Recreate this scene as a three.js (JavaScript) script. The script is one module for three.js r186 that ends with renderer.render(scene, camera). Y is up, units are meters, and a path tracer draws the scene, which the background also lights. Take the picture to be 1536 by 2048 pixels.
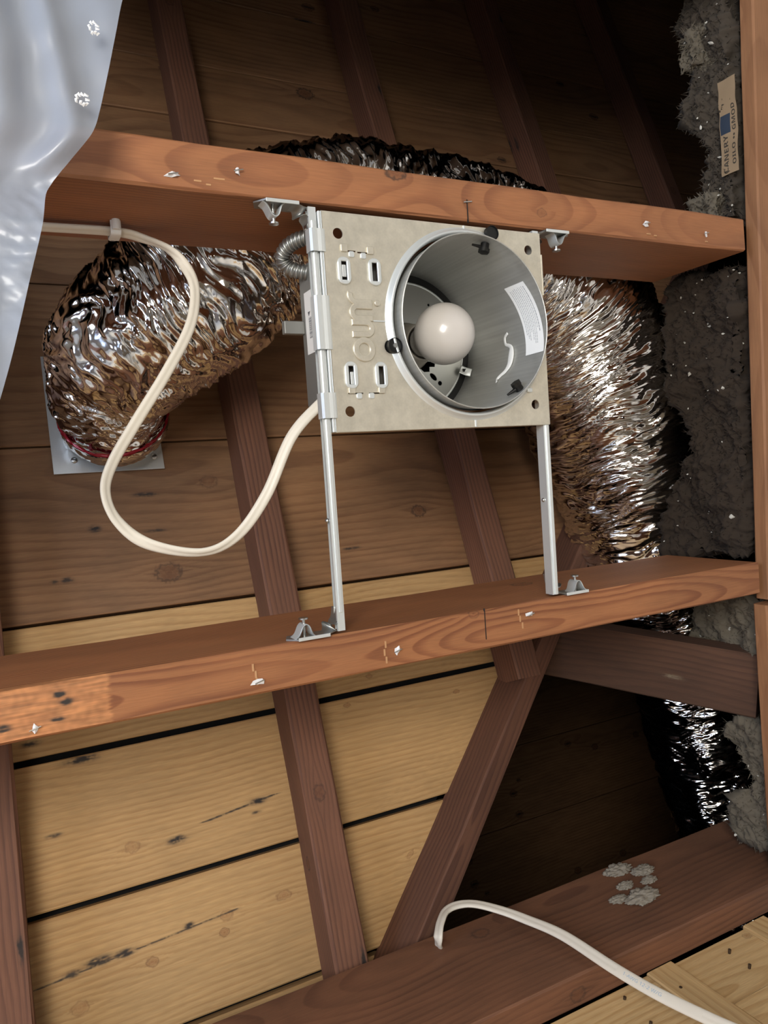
import * as THREE from 'three';
import { RectAreaLightUniformsLib } from 'three/addons/lights/RectAreaLightUniformsLib.js';
import { RoundedBoxGeometry } from 'three/addons/geometries/RoundedBoxGeometry.js';
import { mergeGeometries, mergeVertices, toCreasedNormals } from 'three/addons/utils/BufferGeometryUtils.js';
import { createNoise2D, createNoise3D } from 'simplex-noise';

// ---------------------------------------------------------------- camera, light, exposure
// World: y up, x along the ceiling joists, z across them; the undersides of the joists lie at y = 0.
const scene = new THREE.Scene();
scene.background = new THREE.Color(0x000000);
const camera = new THREE.PerspectiveCamera(68.69, 1536 / 2048, 0.02, 30);
camera.position.set(0, -0.595, -0.0486);
camera.up.set(0.08324, 0.01319, 0.99644);
camera.lookAt(0.45235, -0.595 + 0.89046, -0.0486 - 0.04957);
const renderer = new THREE.WebGLRenderer({ antialias: true });
renderer.toneMapping = THREE.LinearToneMapping;
renderer.toneMappingExposure = 1.0;
renderer.shadowMap.enabled = true;
renderer.shadowMap.type = THREE.PCFSoftShadowMap;
RectAreaLightUniformsLib.init();

const LAMP = { at: [-0.46, -1.15, 0.34], to: [0.22, 0.2, -0.1], w: 0.62, h: 0.5, power: 10.6, color: 0xfffaf2 };
const lampLight = new THREE.RectAreaLight(LAMP.color, LAMP.power, LAMP.w, LAMP.h);
lampLight.position.set(...LAMP.at);
lampLight.lookAt(...LAMP.to);
scene.add(lampLight);
const DAY = { x: -2.385, y: -1.15, z: 0.55, w: 1.0, h: 1.2, power: 7.0, color: 0xcfe0ff };
const dayLight = new THREE.RectAreaLight(DAY.color, DAY.power, DAY.w, DAY.h);
dayLight.position.set(DAY.x + 0.03, DAY.y, DAY.z);
dayLight.lookAt(DAY.x + 1, DAY.y, DAY.z);
scene.add(dayLight);

// ---------------------------------------------------------------- helpers
function mulberry(a) { return () => { a |= 0; a = a + 0x6D2B79F5 | 0; let t = Math.imul(a ^ a >>> 15, 1 | a); t = t + Math.imul(t ^ t >>> 7, 61 | t) ^ t; return ((t ^ t >>> 14) >>> 0) / 4294967296; }; }
const rnd = mulberry(77);
const n2 = createNoise2D(mulberry(5)), n3 = createNoise3D(mulberry(9));
const V = (x, y, z) => new THREE.Vector3(x, y, z);
const clamp = (x, a, b) => Math.min(b, Math.max(a, x));
const sstep = (a, b, x) => { const t = clamp((x - a) / (b - a), 0, 1); return t * t * (3 - 2 * t); };
const lerp = (a, b, t) => a + (b - a) * t;
const used = {};
function numbered(name) { const k = used[name] = (used[name] ?? -1) + 1; return k ? `${name}_${String(k).padStart(3, '0')}` : name; }
function tag(o, label, category, group, kind) { if (label) o.userData.label = label; if (category) o.userData.category = category; if (group) o.userData.group = group; if (kind) o.userData.kind = kind; return o; }
function mesh(name, geo, mat, parent = scene) {
  const m = new THREE.Mesh(geo, mat); m.castShadow = m.receiveShadow = true;
  m.name = parent === scene ? numbered(name) : name; parent.add(m); return m;
}
function thing(name, label, category, group) { const o = new THREE.Group(); o.name = numbered(name); scene.add(o); return tag(o, label, category, group); }
function plainNames(g) { const c = {}; for (const m of g.children) { const k = c[m.name] = (c[m.name] ?? -1) + 1; if (k) m.name = `${m.name}_${String(k).padStart(3, '0')}`; } }
const move = (g, x, y, z) => (g.translate(x, y, z), g);

function boxPoly(w, h, c = 0.002, a0 = 0, b0 = 0) { // begins with the underside (b = b0)
  const l = a0 - w / 2, r = a0 + w / 2, t = b0 + h;
  return [[l + c, b0], [r - c, b0], [r, b0 + c], [r, t - c], [r - c, t], [l + c, t], [l, t - c], [l, b0 + c]];
}
// A straight timber: the section poly swept from p0 to p1; uv in metres / texture size.
function timber(poly, p0, p1, up, o = {}) {
  const d = p1.clone().sub(p0), L = d.length(); d.normalize();
  const side = d.clone().cross(up).normalize(), u2 = side.clone().cross(d).normalize();
  const seg = o.seg ?? Math.max(1, Math.round(L / 0.08)), wob = o.wob ?? 0.0006, [TL, TW] = o.tex ?? [1, 0.3], uo = o.uo ?? rnd(), vo = o.vo ?? rnd();
  const ca = poly.reduce((s, p) => s + p[0], 0) / poly.length, cb = poly.reduce((s, p) => s + p[1], 0) / poly.length;
  const ring = i => poly.map(([a, b], k) => {
    const s = L * i / seg, sd = o.seed ?? 1;
    const p = p0.clone().addScaledVector(d, s).addScaledVector(side, a + wob * n3(s * 9, k * 3.1, sd)).addScaledVector(u2, b + wob * n3(s * 9 + 40, k * 3.1, sd));
    if (o.bend) p.addScaledVector(o.bend, (o.bendAmp ?? 0) * Math.sin(Math.PI * i / seg));
    if (i === seg && o.endFn) o.endFn(p); if (i === 0 && o.startFn) o.startFn(p);
    return p;
  });
  const pos = [], uv = [];
  const per = [0]; for (let k = 0; k < poly.length; k++) { const q = poly[(k + 1) % poly.length]; per.push(per[k] + Math.hypot(q[0] - poly[k][0], q[1] - poly[k][1])); }
  let R0 = ring(0);
  const cap = (R, out) => {
    for (let k = 1; k < poly.length - 1; k++) {
      const t = [0, k, k + 1], nrm = R[t[1]].clone().sub(R[t[0]]).cross(R[t[2]].clone().sub(R[t[0]]));
      if (nrm.dot(out) < 0) t.reverse();
      for (const j of t) { pos.push(R[j].x, R[j].y, R[j].z); uv.push(uo + poly[j][0] * 0.3 / TL, vo + poly[j][1] / TW); }
    }
  };
  cap(R0, d.clone().negate());
  for (let i = 0; i < seg; i++) {
    const R1 = ring(i + 1);
    for (let k = 0; k < poly.length; k++) {
      const k2 = (k + 1) % poly.length, q = [R0[k], R0[k2], R1[k2], R1[k]];
      const st = [[L * i / seg, per[k]], [L * i / seg, per[k + 1]], [L * (i + 1) / seg, per[k + 1]], [L * (i + 1) / seg, per[k]]];
      const mx = (poly[k][0] + poly[k2][0]) / 2 - ca, my = (poly[k][1] + poly[k2][1]) / 2 - cb;
      const out = side.clone().multiplyScalar(mx).addScaledVector(u2, my);
      const nrm = q[1].clone().sub(q[0]).cross(q[3].clone().sub(q[0]));
      const idx = nrm.dot(out) > 0 ? [0, 1, 2, 0, 2, 3] : [0, 2, 1, 0, 3, 2];
      for (const j of idx) { pos.push(q[j].x, q[j].y, q[j].z); uv.push(uo + st[j][0] / TL, vo + st[j][1] / TW); }
    }
    R0 = R1;
  }
  cap(R0, d);
  const g = new THREE.BufferGeometry();
  g.setAttribute('position', new THREE.Float32BufferAttribute(pos, 3)); g.setAttribute('uv', new THREE.Float32BufferAttribute(uv, 2));
  g.computeVertexNormals();
  return g;
}
function boxAt(x0, x1, y0, y1, z0, z1, r = 0.0015) { return move(new RoundedBoxGeometry(x1 - x0, y1 - y0, z1 - z0, 2, Math.min(r, (x1 - x0) / 2.2, (y1 - y0) / 2.2, (z1 - z0) / 2.2)), (x0 + x1) / 2, (y0 + y1) / 2, (z0 + z1) / 2); }
function cyl(p, q, r, r2 = r, seg = 20) {
  const d = q.clone().sub(p), g = new THREE.CylinderGeometry(r2, r, d.length(), seg);
  g.applyQuaternion(new THREE.Quaternion().setFromUnitVectors(V(0, 1, 0), d.clone().normalize()));
  return move(g, (p.x + q.x) / 2, (p.y + q.y) / 2, (p.z + q.z) / 2);
}
// Shape drawn in plan (x, z), thickness th, its lower face at y.
function plan(shape, y, th, bevel = 0, curve = 32) {
  const g = new THREE.ExtrudeGeometry(shape, { depth: th - 2 * bevel, bevelEnabled: bevel > 0, bevelSize: bevel, bevelThickness: bevel, bevelOffset: -bevel, bevelSegments: 3, curveSegments: curve });
  g.applyMatrix4(new THREE.Matrix4().makeBasis(V(1, 0, 0), V(0, 0, 1), V(0, -1, 0)));
  return move(g, 0, y + th - bevel, 0);
}
function sweep(points, section, o = {}) { // closed section [[a,b]..]; a along the width, b along the normal given per control point
  const curve = new THREE.CatmullRomCurve3(points.map(p => V(...p)), false, 'catmullrom', o.tension ?? 0.5), N = o.n ?? 200;
  const nm = o.normals ?? [[0, -1, 0]], pos = [], uv = [], idx = [], M = section.length;
  for (let i = 0; i <= N; i++) {
    const t = i / N, p = curve.getPoint(t), T = curve.getTangent(t);
    const f = t * (nm.length - 1), k = Math.min(nm.length - 2, Math.floor(f)), n = nm.length > 1 ? V(...nm[k]).lerp(V(...nm[k + 1]), f - k) : V(...nm[0]);
    const w = T.clone().cross(n).normalize(), b = w.clone().cross(T).normalize(), sc = o.scale ? o.scale(t) : 1;
    for (let j = 0; j <= M; j++) { const [a, c] = section[j % M]; const q = p.clone().addScaledVector(w, a * sc).addScaledVector(b, c * sc); pos.push(q.x, q.y, q.z); uv.push(t, j / M); }
  }
  for (let i = 0; i < N; i++) for (let j = 0; j < M; j++) { const a = i * (M + 1) + j, b = a + M + 1; idx.push(a, b, a + 1, b, b + 1, a + 1); }
  const c0 = pos.length / 3; for (const [i, f] of [[0, 1], [N, 0]]) { const P = curve.getPoint(i / N); pos.push(P.x, P.y, P.z); uv.push(i / N, 0.5); const c = pos.length / 3 - 1; for (let j = 0; j < M; j++) { const a = i * (M + 1) + j; f ? idx.push(c, a, a + 1) : idx.push(c, a + 1, a); } }
  const g = new THREE.BufferGeometry(); g.setAttribute('position', new THREE.Float32BufferAttribute(pos, 3)); g.setAttribute('uv', new THREE.Float32BufferAttribute(uv, 2)); g.setIndex(idx); g.computeVertexNormals();
  return g;
}
const flatCable = (a, b, n = 26) => ellipse(a, b, n).map(([x, y]) => [x, y * (1 - 0.28 * Math.exp(-((x / (a * 0.32)) ** 2)))]);
const ellipse = (a, b, n = 20) => Array.from({ length: n }, (_, i) => [a * Math.cos(i / n * 2 * Math.PI), b * Math.sin(i / n * 2 * Math.PI)]);

// ---------------------------------------------------------------- procedural wood and other textures
function woodTexture(seed, o) {
  const [W, H] = o.px ?? [2048, 512], [LW, LH] = o.size ?? [1, 0.3], R = mulberry(seed), a = createNoise2D(R), b = createNoise2D(R);
  const data = new Uint8Array(W * H * 4), rough = new Uint8Array(W * H * 4), allKnots = o.knots ?? [], allStains = o.stains ?? [];
  const vc = o.vc ?? LH * 0.5, fr = o.freq ?? 220, d0 = o.d0 ?? 0.03, wave = o.wave ?? 0.02;
  for (let i = 0; i < W; i++) { const u = i / W * LW, knots = allKnots.filter(k => Math.abs(u - k[0]) < k[2] * 9), stains = allStains.filter(k => Math.abs(u - k[0]) < k[2] * 2.5);
   for (let j = 0; j < H; j++) {
    const v = j / H * LH;
    let wv = v + 0.005 * a(u * 1.7, v * 5) + 0.0015 * a(u * 7, v * 25) + (o.jit ?? 0) * a(u * 30, v * 130);
    let core = 0, rim = 0;
    const dd = d0 + wave * a(u * (o.wf ?? 1.1) + 9, 3) + wave * 0.4 * a(u * 3.1, 8);
    let q = Math.sqrt((wv - vc) ** 2 + dd * dd);
    for (const [ku, kv, kr, dark] of knots) {
      const du = (u - ku) / (kr * 1.35), dv = (v - kv) / kr, r2 = du * du + dv * dv;
      if (r2 > 60) continue;
      q += kr * 0.9 * Math.exp(-(du * du / 9 + dv * dv / 5)) * (wv > kv ? 1 : -1) * Math.min(1, Math.sqrt(r2));
      const rr = Math.sqrt(r2) + 0.18 * a(u * 160 + ku * 50, v * 160);
      core = Math.max(core, (1 - sstep(0.35, 1.1, rr)) * (dark ?? 0.6) * (0.72 + 0.28 * Math.sin(rr * 13))); rim = Math.max(rim, Math.exp(-(((rr - 1) / 0.16) ** 2)) * (dark ?? 0.6));
    }
    const ph = q * fr + 0.25 * a(u * 2, v * 9), f = ph - Math.floor(ph);
    const late = sstep(0.35, 0.9, f) * (1 - sstep(0.93, 1, f)) * (0.65 + 0.35 * a(u * 4 + 30, v * 14));
    const fib = 0.5 * b(u * 14, v * 620) + 0.5 * b(u * 45 + 7, v * 1500), tone = 0.6 * b(u * 2.3, v * 8) + 0.4 * b(u * 9 + 5, v * 30);
    let st = 0; for (const [su, sv, ru, rv, k] of stains) { const e = ((u - su) / ru) ** 2 + ((v - sv) / rv) ** 2; if (e < 6) st = Math.max(st, k * clamp(Math.exp(-e * 1.3) * (1.25 + 0.9 * a(u * 60, v * 260) + 0.4 * b(u * 200, v * 300)), 0, 1)); }
    const m = (1 + fib * (o.fib ?? 0.07) + tone * (o.tone ?? 0.09));
    for (let c = 0; c < 3; c++) {
      let x = lerp(o.base[c], o.dark[c], clamp(late * (o.contrast ?? 1), 0, 1)) * m;
      x = lerp(x, (o.knot ?? [96, 58, 34])[c], core); x = lerp(x, (o.rim ?? [44, 30, 22])[c], rim * (o.rimK ?? 0.7));
      if (o.patch && v < 0.045) x = lerp(x, o.patch[2][c] * (1 + 0.16 * b(u * 26, v * 240) + 0.1 * fib + 0.08 * b(u * 130, v * 130)), o.patch[3] * sstep(o.patch[0], o.patch[0] + 0.004, u + 0.002 * a(v * 300, 1)) * (1 - sstep(o.patch[1] - 0.004, o.patch[1], u + 0.002 * a(v * 300, 5)))); x = lerp(x, (o.stain ?? [38, 32, 28])[c], st);
      data[(j * W + i) * 4 + c] = clamp(x, 0, 255);
    }
    const rv = 128 + 60 * fib - 70 * late + 20 * tone - 60 * rim; rough[(j * W + i) * 4] = rough[(j * W + i) * 4 + 1] = rough[(j * W + i) * 4 + 2] = clamp(rv, 0, 255);
    data[(j * W + i) * 4 + 3] = rough[(j * W + i) * 4 + 3] = 255;
   } }
  const mk = (d, srgb) => { const t = new THREE.DataTexture(d, W, H); t.wrapS = t.wrapT = THREE.MirroredRepeatWrapping; t.magFilter = THREE.LinearFilter; t.minFilter = THREE.LinearMipmapLinearFilter; t.generateMipmaps = true; if (srgb) t.colorSpace = THREE.SRGBColorSpace; t.needsUpdate = true; return t; };
  const m = new THREE.MeshStandardMaterial({ map: mk(data, true), bumpMap: mk(rough, false), bumpScale: o.bump ?? 0.00025, roughness: o.rough ?? 0.72, metalness: 0 });
  m.userData.size = [LW, LH];
  return m;
}
function kn(seed, n, LW, LH, r0, r1) { const R = mulberry(seed), k = []; for (let i = 0; i < n; i++) k.push([R() * LW, R() * LH, lerp(r0, r1, R() ** 2), 0.45 + 0.5 * R()]); return k; }
function stn(seed, n, LW, LH) { const R = mulberry(seed), k = []; for (let i = 0; i < n; i++) { const u = R() * LW, v = R() * LH, s = 0.5 + R(); k.push([u, v, 0.012 * s, 0.0028 * s, 0.85]); if (R() < 0.6) k.push([u + 0.004, v, 0.004, 0.003, 0.95]); } return k; }
const TEXP = [1.2, 0.36];
const M = {};
M.joist = woodTexture(11, { px: [2048, 512], size: [1, 0.25], base: [150, 98, 62], dark: [112, 66, 40], freq: 210, d0: 0.05, wave: 0.016, vc: 0.019, contrast: 0.6, knots: [[0.437, 0.036, 0.008, 0.85], [0.6, 0.014, 0.004, 0.35], [0.28, 0.1, 0.008, 0.7]], wf: 3, jit: 0.0004, rough: 0.62, tone: 0.1 });
M.joist2 = woodTexture(12, { px: [2048, 512], size: [1, 0.25], base: [154, 101, 63], dark: [114, 65, 37], freq: 200, d0: 0.02, wave: 0.018, vc: 0.012, contrast: 0.95, knots: [[0.49, 0.034, 0.004, 0.35], [0.62, 0.13, 0.009, 0.6]], wf: 2.6, jit: 0.0003, rough: 0.62, stains: [[0.126, 0.027, 0.004, 0.003, 1], [0.130, 0.021, 0.004, 0.0028, 1], [0.123, 0.009, 0.005, 0.0016, 0.9], [0.087, 0.0094, 0.005, 0.003, 0.9]], patch: [-0.05, 0.162, [184, 126, 80], 0.7] });
M.joistOld = woodTexture(13, { px: [1024, 512], size: [1, 0.3], base: [112, 75, 52], dark: [86, 54, 37], freq: 140, d0: 0.05, contrast: 0.7, knots: kn(3, 3, 1, 0.3, 0.006, 0.011), rough: 0.75, tone: 0.14 });
M.rafter = woodTexture(14, { px: [2048, 512], size: [1.2, 0.3], base: [114, 77, 57], dark: [80, 50, 38], freq: 170, d0: 0.02, wave: 0.015, contrast: 0.9, knots: kn(8, 4, 1.2, 0.3, 0.005, 0.01), rough: 0.75, stains: stn(5, 5, 1.2, 0.3) });
const plankOf = (s, pale, knots = [], stains = []) => woodTexture(s, pale
  ? { px: [2048, 384], size: TEXP, base: [188, 151, 101], dark: [166, 126, 79], freq: 150, d0: 0.05, wave: 0.02, contrast: 0.8, knots, stains, knot: [150, 104, 64], rim: [110, 74, 46], rimK: 0.6, tone: 0.05, rough: 0.68 }
  : { px: [2048, 384], size: TEXP, base: [142, 105, 72], dark: [114, 79, 52], freq: 105, d0: 0.06, contrast: 0.75, knots, stains, tone: 0.13, rough: 0.7 });
const line = (u0, v0, u1, v1, n) => Array.from({ length: n }, (_, i) => [lerp(u0, u1, i / n), lerp(v0, v1, i / n), 0.006, 0.0006, 0.8]);
M.brown = [plankOf(21, false, kn(21, 7, ...TEXP, 0.006, 0.013), stn(21, 6, ...TEXP)), plankOf(22, false, [[0.381, 0.04, 0.011, 0.55], [0.451, 0.159, 0.008, 0.3], [0.76, 0.09, 0.008, 0.7]], [[0.3, 0.106, 0.006, 0.004, 1], [0.366, 0.147, 0.014, 0.0028, 0.8], [0.371, 0.097, 0.012, 0.002, 0.7], [0.262, 0.045, 0.006, 0.003, 0.8], [0.248, 0.044, 0.004, 0.002, 0.7], [0.638, 0.044, 0.012, 0.002, 0.8]])];
M.pale = [
  plankOf(33, true, [[0.303, 0.065, 0.0045, 0.8], [0.382, 0.07, 0.004, 0.9], [0.387, 0.086, 0.005, 0.5], [0.451, 0.087, 0.0045, 0.6], [0.585, 0.086, 0.004, 0.5], [0.228, 0.046, 0.006, 0.5]], [[0.25, 0.083, 0.012, 0.004, 0.9], [0.276, 0.082, 0.01, 0.0035, 0.9], [0.224, 0.079, 0.008, 0.003, 0.8], [0.345, 0.088, 0.005, 0.003, 0.9], ...line(0.191, 0.076, 0.4, 0.089, 60)]),
  plankOf(34, true, [[0.297, 0.038, 0.0055, 0.5], [0.319, 0.15, 0.003, 0.7], [0.696, 0.124, 0.0025, 0.8], [0.578, 0.138, 0.0025, 0.8]], [[0.255, 0.142, 0.016, 0.0035, 0.95], [0.224, 0.151, 0.012, 0.0025, 0.8], [0.345, 0.033, 0.009, 0.0035, 1], [0.444, 0.051, 0.009, 0.003, 1], [0.44, 0.039, 0.005, 0.0015, 0.7], [0.22, 0.07, 0.007, 0.002, 0.7], ...line(0.38, 0.044, 0.47, 0.054, 22)]),
  plankOf(35, true, [[0.622, 0.013, 0.003, 0.7]], [[0.206, 0.014, 0.008, 0.003, 0.8], [0.5, 0.09, 0.008, 0.002, 0.7]])];
M.shadedPostWood = woodTexture(24, { px: [1024, 384], size: [1, 0.3], base: [84, 58, 42], dark: [64, 43, 31], freq: 120, d0: 0.06, contrast: 0.6, tone: 0.14, rough: 0.85, stains: stn(77, 9, 1, 0.3), stain: [120, 106, 86] });  // base darkened to carry the shade on the post; pale stains are dust
M.pine = woodTexture(41, { px: [1024, 512], size: [0.6, 0.3], base: [198, 166, 118], dark: [174, 138, 90], freq: 110, d0: 0.02, wave: 0.03, contrast: 0.85, knots: [[0.2, 0.2, 0.004, 0.3]], rough: 0.6, tone: 0.05 });
M.header = woodTexture(42, { px: [2048, 256], size: [1, 0.15], base: [150, 106, 72], dark: [128, 86, 56], freq: 260, d0: 0.12, wave: 0.01, contrast: 0.7, stains: stn(91, 6, 1, 0.15), rough: 0.7 });
M.valley = woodTexture(16, { px: [2048, 384], size: [1.2, 0.3], base: [102, 68, 50], dark: [74, 46, 34], freq: 170, d0: 0.02, wave: 0.015, contrast: 0.8, rough: 0.8, stains: stn(15, 7, 1.2, 0.3) });  // rafter wood in a darker tone, shade put into the colour
const std = (color, roughness, metalness = 0, o = {}) => new THREE.MeshStandardMaterial({ color, roughness, metalness, ...o });
function greyNoise(W, H, fn, repeatX = 1, repeatY = 1) { const d = new Uint8Array(W * H * 4); for (let j = 0; j < H; j++) for (let i = 0; i < W; i++) { const v = clamp(fn(i / W, j / H) * 255, 0, 255); d.set([v, v, v, 255], (j * W + i) * 4); } const t = new THREE.DataTexture(d, W, H); t.wrapS = t.wrapT = THREE.MirroredRepeatWrapping; t.magFilter = THREE.LinearFilter; t.repeat.set(repeatX, repeatY); t.needsUpdate = true; return t; }
const spangle = greyNoise(512, 512, (u, v) => 0.8 + 0.1 * n2(u * 9, v * 9) + 0.06 * n2(u * 30, v * 30), 5, 5);
const mottle = greyNoise(512, 512, (u, v) => 0.9 + 0.06 * n2(u * 7 + 3, v * 7) + 0.045 * n2(u * 19, v * 19 + 5) + 0.03 * n2(u * 60, v * 60), 5, 5);
M.galv = std(0xddd6c4, 0.5, 0.7, { roughnessMap: spangle, map: mottle });
M.galvBright = std(0xdce0de, 0.38, 0.6);
M.galvDark = std(0xa9aaa6, 0.4, 0.9);
const drawn = greyNoise(512, 512, (u, v) => 0.88 + 0.07 * n2(u * 5, v * 4) + 0.05 * n2(u * 60, v * 2) + 0.04 * n2(u * 14, v * 12), 2, 1);
M.canInside = std(0xcfcfca, 0.5, 0.75, { map: drawn });
M.black = std(0x0b0b0b, 0.55);
M.jbox = std(0x8d8d88, 0.5, 0.6);
M.foil = std(0xe2dfda, 0.11, 1.0);
M.cable = std(0xdcd5c6, 0.42);
M.steel = std(0xc4c4c0, 0.3, 1.0);
M.felt = std(0x0d0c0b, 0.95);
M.white = std(0xe8e8e4, 0.6);
M.scrap = new THREE.MeshPhysicalMaterial({ color: 0xf2f2f2, roughness: 0.4, transmission: 0.25, thickness: 0 });
M.drywall = std(0xd6d2ca, 0.95);
const timberOf = (mat, poly, p0, p1, up, o = {}) => timber(poly, p0, p1, up, { tex: mat.userData.size, ...o });

// ---------------------------------------------------------------- the room below and its openings (outside the frame)
const T = 0.365, HR = 0.37, HS = 0.43, VAL = 0.976;            // roof pitch, rafter underside, board underside, valley x - z
const SN = V(0, 1, -T).normalize();
tag(mesh('floor', boxAt(-2.5, 1.0, -2.46, -2.4, -0.75, 2.5), std(0x948267, 0.7)), 'brown wooden floor of the room below the open ceiling', 'floor', null, 'structure');
{
  const sh = new THREE.Shape([[-0.75, -2.4], [2.5, -2.4], [2.5, -0.012], [-0.75, -0.012]].map(p => new THREE.Vector2(...p)));
  sh.holes.push(new THREE.Path([[DAY.z - DAY.w / 2, DAY.y - DAY.h / 2], [DAY.z - DAY.w / 2, DAY.y + DAY.h / 2], [DAY.z + DAY.w / 2, DAY.y + DAY.h / 2], [DAY.z + DAY.w / 2, DAY.y - DAY.h / 2]].map(p => new THREE.Vector2(...p))));
  const g = new THREE.ExtrudeGeometry(sh, { depth: 0.1, bevelEnabled: false });
  g.applyMatrix4(new THREE.Matrix4().makeBasis(V(0, 0, 1), V(0, 1, 0), V(-1, 0, 0))); g.translate(-2.4, 0, 0);
  tag(mesh('wall_west', g, M.drywall), 'painted wall with the window that lets daylight into the room', 'wall', null, 'structure');
  const w = thing('window_1', 'daylit window with a white frame in the painted wall', 'window'); w.userData.kind = 'structure';
  mesh('pane', boxAt(DAY.x - 0.03, DAY.x - 0.02, DAY.y - DAY.h / 2, DAY.y + DAY.h / 2, DAY.z - DAY.w / 2, DAY.z + DAY.w / 2), new THREE.MeshStandardMaterial({ color: 0xffffff, emissive: DAY.color, emissiveIntensity: 4.5 }), w);
  for (const s of [-1, 0, 1]) mesh('frame', boxAt(DAY.x - 0.02, DAY.x + 0.02, DAY.y - DAY.h / 2, DAY.y + DAY.h / 2, DAY.z + s * (DAY.w / 2 - 0.02) - 0.02, DAY.z + s * (DAY.w / 2 - 0.02) + 0.02), M.white, w);
  for (const s of [-1, 0, 1]) mesh('frame', boxAt(DAY.x - 0.02, DAY.x + 0.02, DAY.y + s * (DAY.h / 2 - 0.02) - 0.02, DAY.y + s * (DAY.h / 2 - 0.02) + 0.02, DAY.z - DAY.w / 2, DAY.z + DAY.w / 2), M.white, w);
  plainNames(w);
}
tag(mesh('wall_east', boxAt(0.86, 0.96, -2.4, -0.003, -0.75, 2.5), M.drywall), 'painted wall below the plate at the joist ends', 'wall', null, 'structure');
tag(mesh('wall_north', boxAt(-2.4, 0.86, -2.4, -0.012, 2.4, 2.5), M.drywall), 'painted far wall of the room below', 'wall', null, 'structure');
tag(mesh('ceiling', boxAt(-2.4, 0.795, -0.013, -0.0005, 0.50, 2.4), M.drywall), 'remaining plasterboard ceiling beside the opened bays', 'ceiling', null, 'structure');
{ // the lamp that lights the bays, on the floor side, out of the picture
  const g = thing('work_light', 'square work light on a tripod shining up into the open ceiling', 'lamp');
  const f = new THREE.Group(); f.position.set(...LAMP.at); f.lookAt(...LAMP.to);
  const B = (x, y, z, w, h, d) => { const q = new RoundedBoxGeometry(w, h, d, 2, 0.004); q.translate(x, y, z); q.applyQuaternion(f.quaternion); q.translate(...LAMP.at); return q; };
  mesh('glowing_panel', B(0, 0, -0.02, LAMP.w, LAMP.h, 0.01), new THREE.MeshStandardMaterial({ color: 0xffffff, emissive: LAMP.color, emissiveIntensity: 8 }), g);
  mesh('housing', B(0, 0, -0.05, LAMP.w + 0.03, LAMP.h + 0.03, 0.04), std(0x222222, 0.5), g);
  mesh('pole', cyl(V(LAMP.at[0] - 0.03, LAMP.at[1] - 0.06, LAMP.at[2]), V(LAMP.at[0] - 0.03, -2.2, LAMP.at[2]), 0.013), M.black, g);
  for (let k = 0; k < 3; k++) mesh('leg', cyl(V(LAMP.at[0] - 0.03, -2.1, LAMP.at[2]), V(LAMP.at[0] - 0.03 + 0.25 * Math.cos(k * 2.1), -2.39, LAMP.at[2] + 0.25 * Math.sin(k * 2.1)), 0.01), M.black, g);
  plainNames(g);
}

// ---------------------------------------------------------------- roof boards and felt
{
  const g = thing('roof_deck', 'sloping roof boards behind the rafters, weathered brown above and pale below', 'roof'); g.userData.kind = 'structure';
  const zs = [-1.04, -0.90, -0.76, -0.6195, -0.4824, -0.3355, -0.1939, 0.016, 0.2401, 0.40, 0.5455, 0.6527, 0.80, 0.95, 1.10, 1.26, 1.42, 1.58, 1.75];
  const c = Math.sqrt(1 + T * T);
  for (let i = 0; i < zs.length - 1; i++) {
    const pale = zs[i + 1] < -0.19, gap = pale ? [0.005, 0.005, 0.006, 0.007, 0.0075, 0.0055][i] ?? 0.006 : 0.0022;
    const zm = (zs[i] + zs[i + 1]) / 2, w = (zs[i + 1] - zs[i]) * c - gap, mat = pale ? M.pale[i % 3] : i === 6 ? M.brown[1] : M.brown[0];
    const y = HS + T * zm + (rnd() - 0.5) * 0.003;
    mesh('plank', timberOf(mat, boxPoly(w, 0.02, 0.0015), V(-1.8, y, zm), V(zm + VAL, y, zm), SN, { endFn: p => { p.x = p.z + VAL + 0.012; }, seed: i, uo: i < 7 ? -1.6 / 1.2 : rnd() * 2, vo: i < 7 ? 0 : rnd(), wob: 0.0004, seg: 12 }), mat, g);
  }
  const felt = timber(boxPoly(3.1, 0.004, 0.001), V(-1.8, HS + T * 0.4 + 0.026, 0.4), V(1.3, HS + T * 0.4 + 0.026, 0.4), SN, { seg: 2, wob: 0, endFn: p => { p.x = p.z + VAL + 0.01; } });
  mesh('roofing_felt', felt, M.felt, g);
  plainNames(g);
}
{ // gable and high roof are added, set far off so the attic falls dark
  const g = thing('added_wall_gable', 'added boarded gable wall, set far off so the attic stays dark', 'wall'); g.userData.kind = 'structure';
  for (let i = 0; i < 12; i++) { const y = -0.05 + i * 0.182; mesh('plank', timberOf(M.brown[0], boxPoly(0.02, 0.18, 0.0015), V(3.2, y, -2.2), V(3.2, y, 2.2), V(0, 1, 0), { seed: i + 40, wob: 0.0004, seg: 8 }), M.brown[0], g); }
  plainNames(g);
  const r = thing('added_cross_roof_deck', 'added high roof boards, set far off to fall dark beyond the valley rafter', 'roof'); r.userData.kind = 'structure';
  for (let i = 0; i < 16; i++) { const z = 1.2 - i * 0.25, y = 2.1 - Math.abs(z + 0.6) * 0.45; mesh('plank', timberOf(M.brown[0], boxPoly(0.2725, 0.02, 0.0015), V(0.4, y, z), V(3.3, y, z), V(0, 1, z < -0.6 ? -0.45 : 0.45).normalize(), { seed: i + 70, wob: 0.0004, seg: 6 }), M.brown[0], r); }
  plainNames(r);
}
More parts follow.
